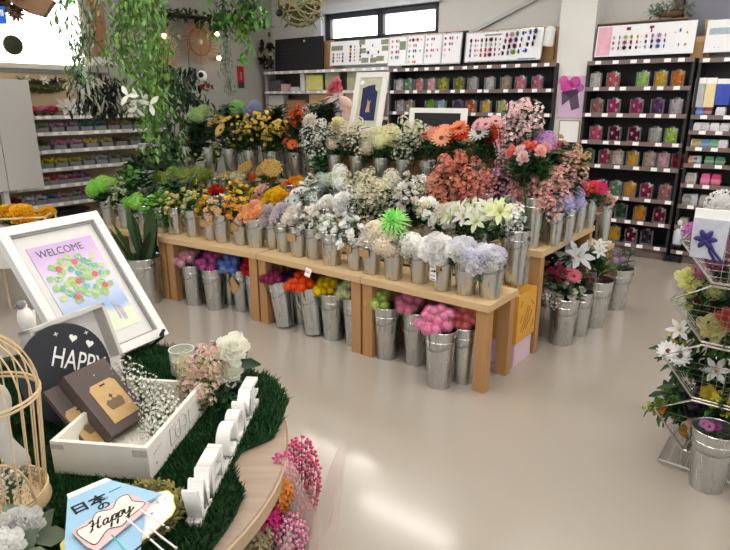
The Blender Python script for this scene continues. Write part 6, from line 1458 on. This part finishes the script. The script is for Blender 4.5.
for s in (-1, 1):
    ob('bow_loop', MB().ball((0, 0, 0), .07, 12, 8, (1.2, .4, .65)), org, t, (s*.09, -.02, z0-.13), (0, s*.35, 0))
    ob('bow_tail', MB().prism([(-.03, 0), (.03, 0), (.05, -.16), (-.01, -.14)], -.004, .004), org, t, (s*.06, -.03, z0-.15), (PI/2, s*-.3, 0))
ob('vase', MB().lathe([(.04, 0), (.05, .02), (.035, max(.05, z0-.1)), (.05, max(.06, z0-.06))], 18), M['offwhite'], t)
# ------------------------------------------------------------------ back left unit with blackboard
ux0, ux1 = -6.62, -4.42
rack('corner_shelving', 'plain grey shelf unit below the blackboard in the far corner', ux0, ux1, [1.885, 1.62, 1.3, .9], RY+.02, .3, 1.885, m='shelf_grey', edge='edge_light', kick=False)
a = on_back(275, 40, RY+.1); b_ = on_back(322, 70, RY+.1)
t = leaning('blackboard', 'wide blackboard with faint chalk writing on top of the corner unit', 'board', L((a[0]+b_[0])/2, RY+.1, 1.89), TH, .06)
wd = b_[0]-a[0]; ht = a[1]-1.9
ob('slate', MB().box(-wd/2, wd/2, 0, .015, 0, ht), mat('slate_black', (30, 31, 36), .6, noise=.1, nscale=8), t)
ob('frame', MB().box(-wd/2-.015, -wd/2, -.006, .02, 0, ht).box(wd/2, wd/2+.015, -.006, .02, 0, ht).box(-wd/2-.015, wd/2+.015, -.006, .02, ht, ht+.015), M['black_metal'], t)
m_ = MB(); rr = random.Random(6)
for k in range(6):
    x = -wd/2+.1
    for q in range(rr.randint(3, 6)):
        m_.tube([(x, -.001, ht*(.82-.12*k)), (x+.02, -.001, ht*(.84-.12*k)), (x+.03, -.001, ht*(.8-.12*k))], .0025, 3); x += .045
ob('chalk_marks', m_, mat('chalk_faint', (70, 72, 78), .9), t); ob('magnet', MB().lathe([(.014, 0), (.014, .01)], 10), M['offwhite'], t, (wd*.12, 0, ht*.93), (PI/2, 0, 0))
a = on_back(268, 55, RY+.05)
t = thing('flower_wreath', 'dark and cream floral wreath leaning beside the blackboard', 'wreath', L(a[0], RY+.03, a[1]), TH)
for k in range(12):
    q = 2*PI*k/12; ob('bloom', P['small_rose'], petal_mat([(206, 206, 180), (40, 42, 44), (60, 62, 60)][k % 3]), t, (.1*math.cos(q), -.01, .15*math.sin(q)), (PI/2, 0, k), .075)
ob('ring', MB().tube([(.1*math.cos(i*PI/10), .01, .15*math.sin(i*PI/10)) for i in range(20)], .012, 6, True), M['twig'], t)
def shelf_item(label, name, cat, pxa, pxb, pyt, z, rgb, rgb2=None, dep=.1, y=None):
    y = y or RY+.08
    a = on_back(pxa, pyt, y); b_ = on_back(pxb, pyt, y)
    t = thing(name, label, cat, L((a[0]+b_[0])/2, y, z+.001), TH); wd = b_[0]-a[0]; ht = max(.04, a[1]-z)
    ob('package', MB().box(-wd/2, wd/2, 0, dep, 0, ht*.94), mat('%s_%d_%d_%d' % (name, *rgb), rgb, .6, rgb2=rgb2, nscale=20), t); ob('lid', MB().box(-wd/2-.004, wd/2+.004, -.004, dep+.004, ht*.94, ht), mat('%s_top_%d_%d_%d' % (name, *rgb), tuple(int(c*.9) for c in rgb), .6), t)
shelf_item('dark stacked storage boxes on the corner shelf below wreath', 'storage_box', 'box', 268, 280, 80, 1.62, (40, 42, 48), (110, 112, 116)); shelf_item('small pink card box on the corner shelf', 'card_packet', 'box', 281, 286, 84, 1.62, (226, 180, 186))
shelf_item('dark photo print propped at the back of corner shelf', 'photo_panel', 'picture', 276, 299, 74, 1.62, (70, 70, 58), (50, 54, 44), .01, RY+.24); shelf_item('white paper roll standing on the corner shelf', 'paper_roll', 'paper', 300, 304, 73, 1.62, (226, 226, 230))
shelf_item('bright yellow green photo panel on corner shelf', 'photo_panel', 'picture', 306, 322, 75, 1.62, (206, 206, 50), (232, 226, 170), .02); shelf_item('white ornament box beside the pink card box', 'card_packet', 'box', 290, 298, 87, 1.62, (206, 206, 206))
shelf_item('olive leaf photo panel at the right of corner shelf', 'photo_panel', 'picture', 325, 339, 72, 1.62, (130, 136, 90), (190, 186, 160), .02); shelf_item('white and olive packet beside the leaf photo panel', 'card_packet', 'box', 347, 357, 72, 1.62, (190, 190, 160), (150, 150, 110))
shelf_item('tan kraft box lying under the corner shelf', 'carton', 'carton', 309, 330, 90, 1.42, (206, 170, 130)); shelf_item('white sheet holder low on the corner unit', 'sheet_holder', 'paper', 266, 283, 95, 1.3, (206, 206, 206)); shelf_item('brown kraft box in the corner unit beside the greenery', 'carton', 'carton', 286, 304, 100, 1.3, (170, 128, 90))
shelf_item('amber glass packet on lower corner shelf', 'card_packet', 'box', 345, 356, 92, 1.3, (226, 214, 190), (200, 120, 70))
# ------------------------------------------------------------------ slanted wire basket stand at the right
ft = at_z(665, 459, .02)
def wire_basket(k, z0, label):
    t = thing('wire_basket', label, 'wire basket', Vector((ft.x, ft.y, z0)), TH)
    D, W2, H2 = .5, .46, .245
    x0, xl, zl = .06, -.07, .15
    for y in (0, D):
        ob('side_rod', MB().tube([(x0, y, .0), (xl, y, zl), (x0, y, H2-.013), (W2, y, H2-.013), (W2, y, 0), (x0, y, 0)], .005, 6, True), M['wire'], t)
    ob('lip_rod', MB().tube([(xl, 0, zl), (xl, D, zl)], .005, 6), M['wire'], t); ob('bottom_rod', MB().tube([(x0, 0, 0), (x0, D, 0)], .005, 6), M['wire'], t)
    m_ = MB()
    for i in range(1, 20):
        y = D*i/20; m_.tube([(x0, y, 0), (xl, y, zl)], .0013, 3); m_.tube([(x0, y, 0), (W2, y, 0)], .0013, 3)
    for i in range(1, 6):
        q = i/6; m_.tube([(x0+(xl-x0)*q, 0, zl*q), (x0+(xl-x0)*q, D, zl*q)], .0013, 3)
    for i in range(1, 16): x = x0+(W2-x0)*i/16; m_.tube([(x, 0, 0), (x, 0, zl)], .0013, 3); m_.tube([(x, 0, 0), (x, D, 0)], .0013, 3)
    for i in range(0, 7): z = zl*i/6; m_.tube([(x0+(xl-x0)*z/zl, 0, z), (W2, 0, z)], .0013, 3)
    ob('wire_mesh', m_, M['wire'], t)
for k, (z0, nm) in enumerate([(.09, 'lowest'), (.335, 'second'), (.58, 'third'), (.825, 'topmost')]):
    wire_basket(k, z0, '%s silver wire basket of the slanted stack at the right edge' % nm)
t = thing('wire_tray_stand', 'silver wire foot tray on the floor beneath the basket stack', 'stand', Vector((ft.x, ft.y, 0)), TH)
ob('tray_rod', MB().tube([(-.02, -.02, .02), (.44, -.02, .02), (.44, .5, .02), (-.02, .5, .02)], .006, 6, True), M['wire'], t)
m_ = MB()
for i in range(1, 14): m_.tube([(-.02+.46*i/14, -.02, .02), (-.02+.46*i/14, .5, .02)], .0016, 3)
ob('wire_mesh', m_, M['wire'], t)
for x in (.06, .44):
    for y in (0, .5): ob('leg', MB().tube([(x, y, 0), (x, y, .09)], .006, 6), M['wire'], t)
# flowers lying in the baskets
def basket_flower(sp, rgb, px, py, dy, zb, r_, label, group=None, leaf='leaf', k=0, face=(-.5, -.6, .6)):
    rp = ray(px, py)
    o_ = L(local(ft)[0], local(ft)[1]+dy)         # plane at depth dy inside the stand
    s_ = o_.dot(VY)/rp.dot(VY); hd = Vector((rp.x*s_, rp.y*s_, EYE+rp.z*s_))
    bs = hd+RX*.1+VY*.03; bs.z = zb+.02
    if bs.z > hd.z-.03: bs.z = hd.z-.03
    return flower(sp, rgb, bs, hd, r_, label, 'flower', group, Vector(face), leaf, k)
BF = basket_flower
tops = [('peony', (232,232,170), 689, 279, .1, .9, .055, 'pale yellow peony over the lip of the topmost basket'), ('hydrangea', (226,226,226), 722, 206, .15, .95, .07, 'white hydrangea at the very top right above the silver gift bag'), ('hydrangea', (206,130,190), 692, 232, .2, .9, .045, 'orchid pink hydrangea behind the silver gift bag'),
        ('hydrangea', (150,90,110), 716, 262, .12, .84, .06, 'dusky plum hydrangea under the gift bag'), ('hydrangea', (176,120,136), 703, 270, .1, .84, .045, 'dusty rose hydrangea under the gift bag'), ('hydrangea', (190,140,150), 728, 245, .16, .84, .06, 'mauve pink hydrangea right of the gift bag'), ('hydrangea', (190,196,130), 714, 290, .1, .8, .045, 'yellow green hydrangea below the dusky plum one'),
        ('peony', (232,226,170), 713, 327, .04, .62, .06, 'cream yellow peony in front of the third basket'), ('rose', (200,90,80), 729, 318, .05, .62, .05, 'coral red rose in the third basket'), ('roses', (190,196,110), 688, 300, .12, .62, .045, 'lime spray rose at the third basket lip'), ('roses', (110,60,60), 708, 304, .14, .62, .05, 'dark maroon spray rose in the third basket'),
        ('lily', (240,240,238), 680, 331, .1, .6, .045, 'small white lily at the top of second basket'), ('daisy', (244,244,244), 668, 351, .04, .4, .045, 'white orchid bloom nearest the second basket lip'), ('daisy', (244,244,244), 680, 356, .04, .4, .05, 'white orchid bloom right of the nearest one'), ('roses', (206,196,90), 678, 340, .1, .4, .035, 'yellow centred spray rose in the second basket'), ('lily', (236,236,236), 716, 372, .06, .38, .05, 'white lily lying inside second basket mesh'),
        ('peony', (236,222,60), 709, 393, .03, .2, .035, 'bright yellow flower above the zinc bucket'), ('roses', (240,226,70), 720, 402, .03, .2, .045, 'yellow spray rose beside the bright yellow flower'), ('hydrangea', (100,60,110), 692, 402, .08, .2, .045, 'dark purple hydrangea in the lowest basket'), ('hydrangea', (110,70,120), 690, 416, .08, .16, .03, 'small purple hydrangea under the dark one'),
        ('rose', (240,170,40), 661, 407, .02, .2, .028, 'orange yellow rose at the lowest basket lip'), ('peony', (236,210,180), 696, 427, .02, .14, .04, 'peach cream peony just left of zinc bucket'), ('roses', (190,206,110), 650, 406, .02, .2, .025, 'little green bud spray sticking out furthest at the lowest basket'), ('roses', (120,160,70), 668, 400, .06, .2, .05, 'green spray bloom in the lowest basket'), ('yarrow', (206,170,60), 686, 431, .04, .12, .03, 'golden yarrow head low in the lowest basket')]
for k, f in enumerate(tops): BF(*f, k=k)
for k, (px, py, zb, nm) in enumerate([(675, 385, .16, 'lowest'), (668, 392, .16, 'lowest'), (700, 410, .15, 'lowest'), (715, 415, .15, 'lowest'), (672, 345, .38, 'second'), (690, 362, .38, 'second'), (710, 356, .38, 'second'), (700, 380, .36, 'second'), (725, 385, .36, 'second'), (697, 318, .6, 'third'), (690, 326, .6, 'third'), (720, 345, .6, 'third'), (700, 293, .85, 'topmost'), (725, 280, .85, 'topmost')]):
    BF('leaf', None, px, py, .1, zb, .05, 'green leafy stem lying in the %s wire basket' % nm, 'leafy stems in the %s wire basket' % nm, leaf=['leaf', 'leaf_dark', 'leaf_light'][k % 3], k=k)
rp = ray(706, 258); o_ = L(*local(ft)); o_ = o_-VY*.03
s_ = o_.dot(VY)/rp.dot(VY); gp = Vector((rp.x*s_, rp.y*s_, EYE+rp.z*s_))
t = thing('gift_bag', 'silvery patterned gift bag with navy bow hooked on the topmost basket', 'bag', gp, TH)
ob('bag_body', MB().prism([(-.055, 0), (.055, 0), (.06, .15), (-.06, .15)], -.012, .012, mx=rotm('X', PI/2)), mat('bag_silver', (214, 214, 226), .25, rgb2=(170, 174, 190), nscale=45, metal=.3), t)
ob('header_card', MB().box(-.06, .06, -.006, .006, .15, .185), M['paper'], t)
for k in range(6): ob('bow_loop', MB().ball((.02, 0, 0), .02, 10, 6, (1, .35, .5)), mat('ribbon_navy', (44, 36, 110), .4), t, (-.01, -.02, .075), (0, k*PI/3, 0))
for s in (.3, .8): ob('ribbon_tail', MB().tube([(0, -.016, .07), (.03*s, -.018, .03), (.05*s+.02, -.016, -.01)], .005, 5), mat('ribbon_navy', 0), t)
ob('hook', MB().tube([(0, 0, .185), (0, .0, .2), (.0, .03, .205), (.0, .035, .19)], .003, 5), M['wire'], t)
p = at_z(705, 488, 0)+VY*.02; p.z = 0
bk = bucket(p, .26, .085, .062, 'single zinc floor bucket before the wire basket stack', 'in zinc bucket before the wire baskets', None, TH)
bunch('daisy', [(190,120,170), (120,50,110)], bk, 708, 441, 20, 10, 3, .024, 'purple and white pansy', centre=(60, 20, 50))
bunch('leaf', None, bk, 706, 446, 16, 6, 2, .02, 'dark green sprig', 'foliage', 'leaf_black')
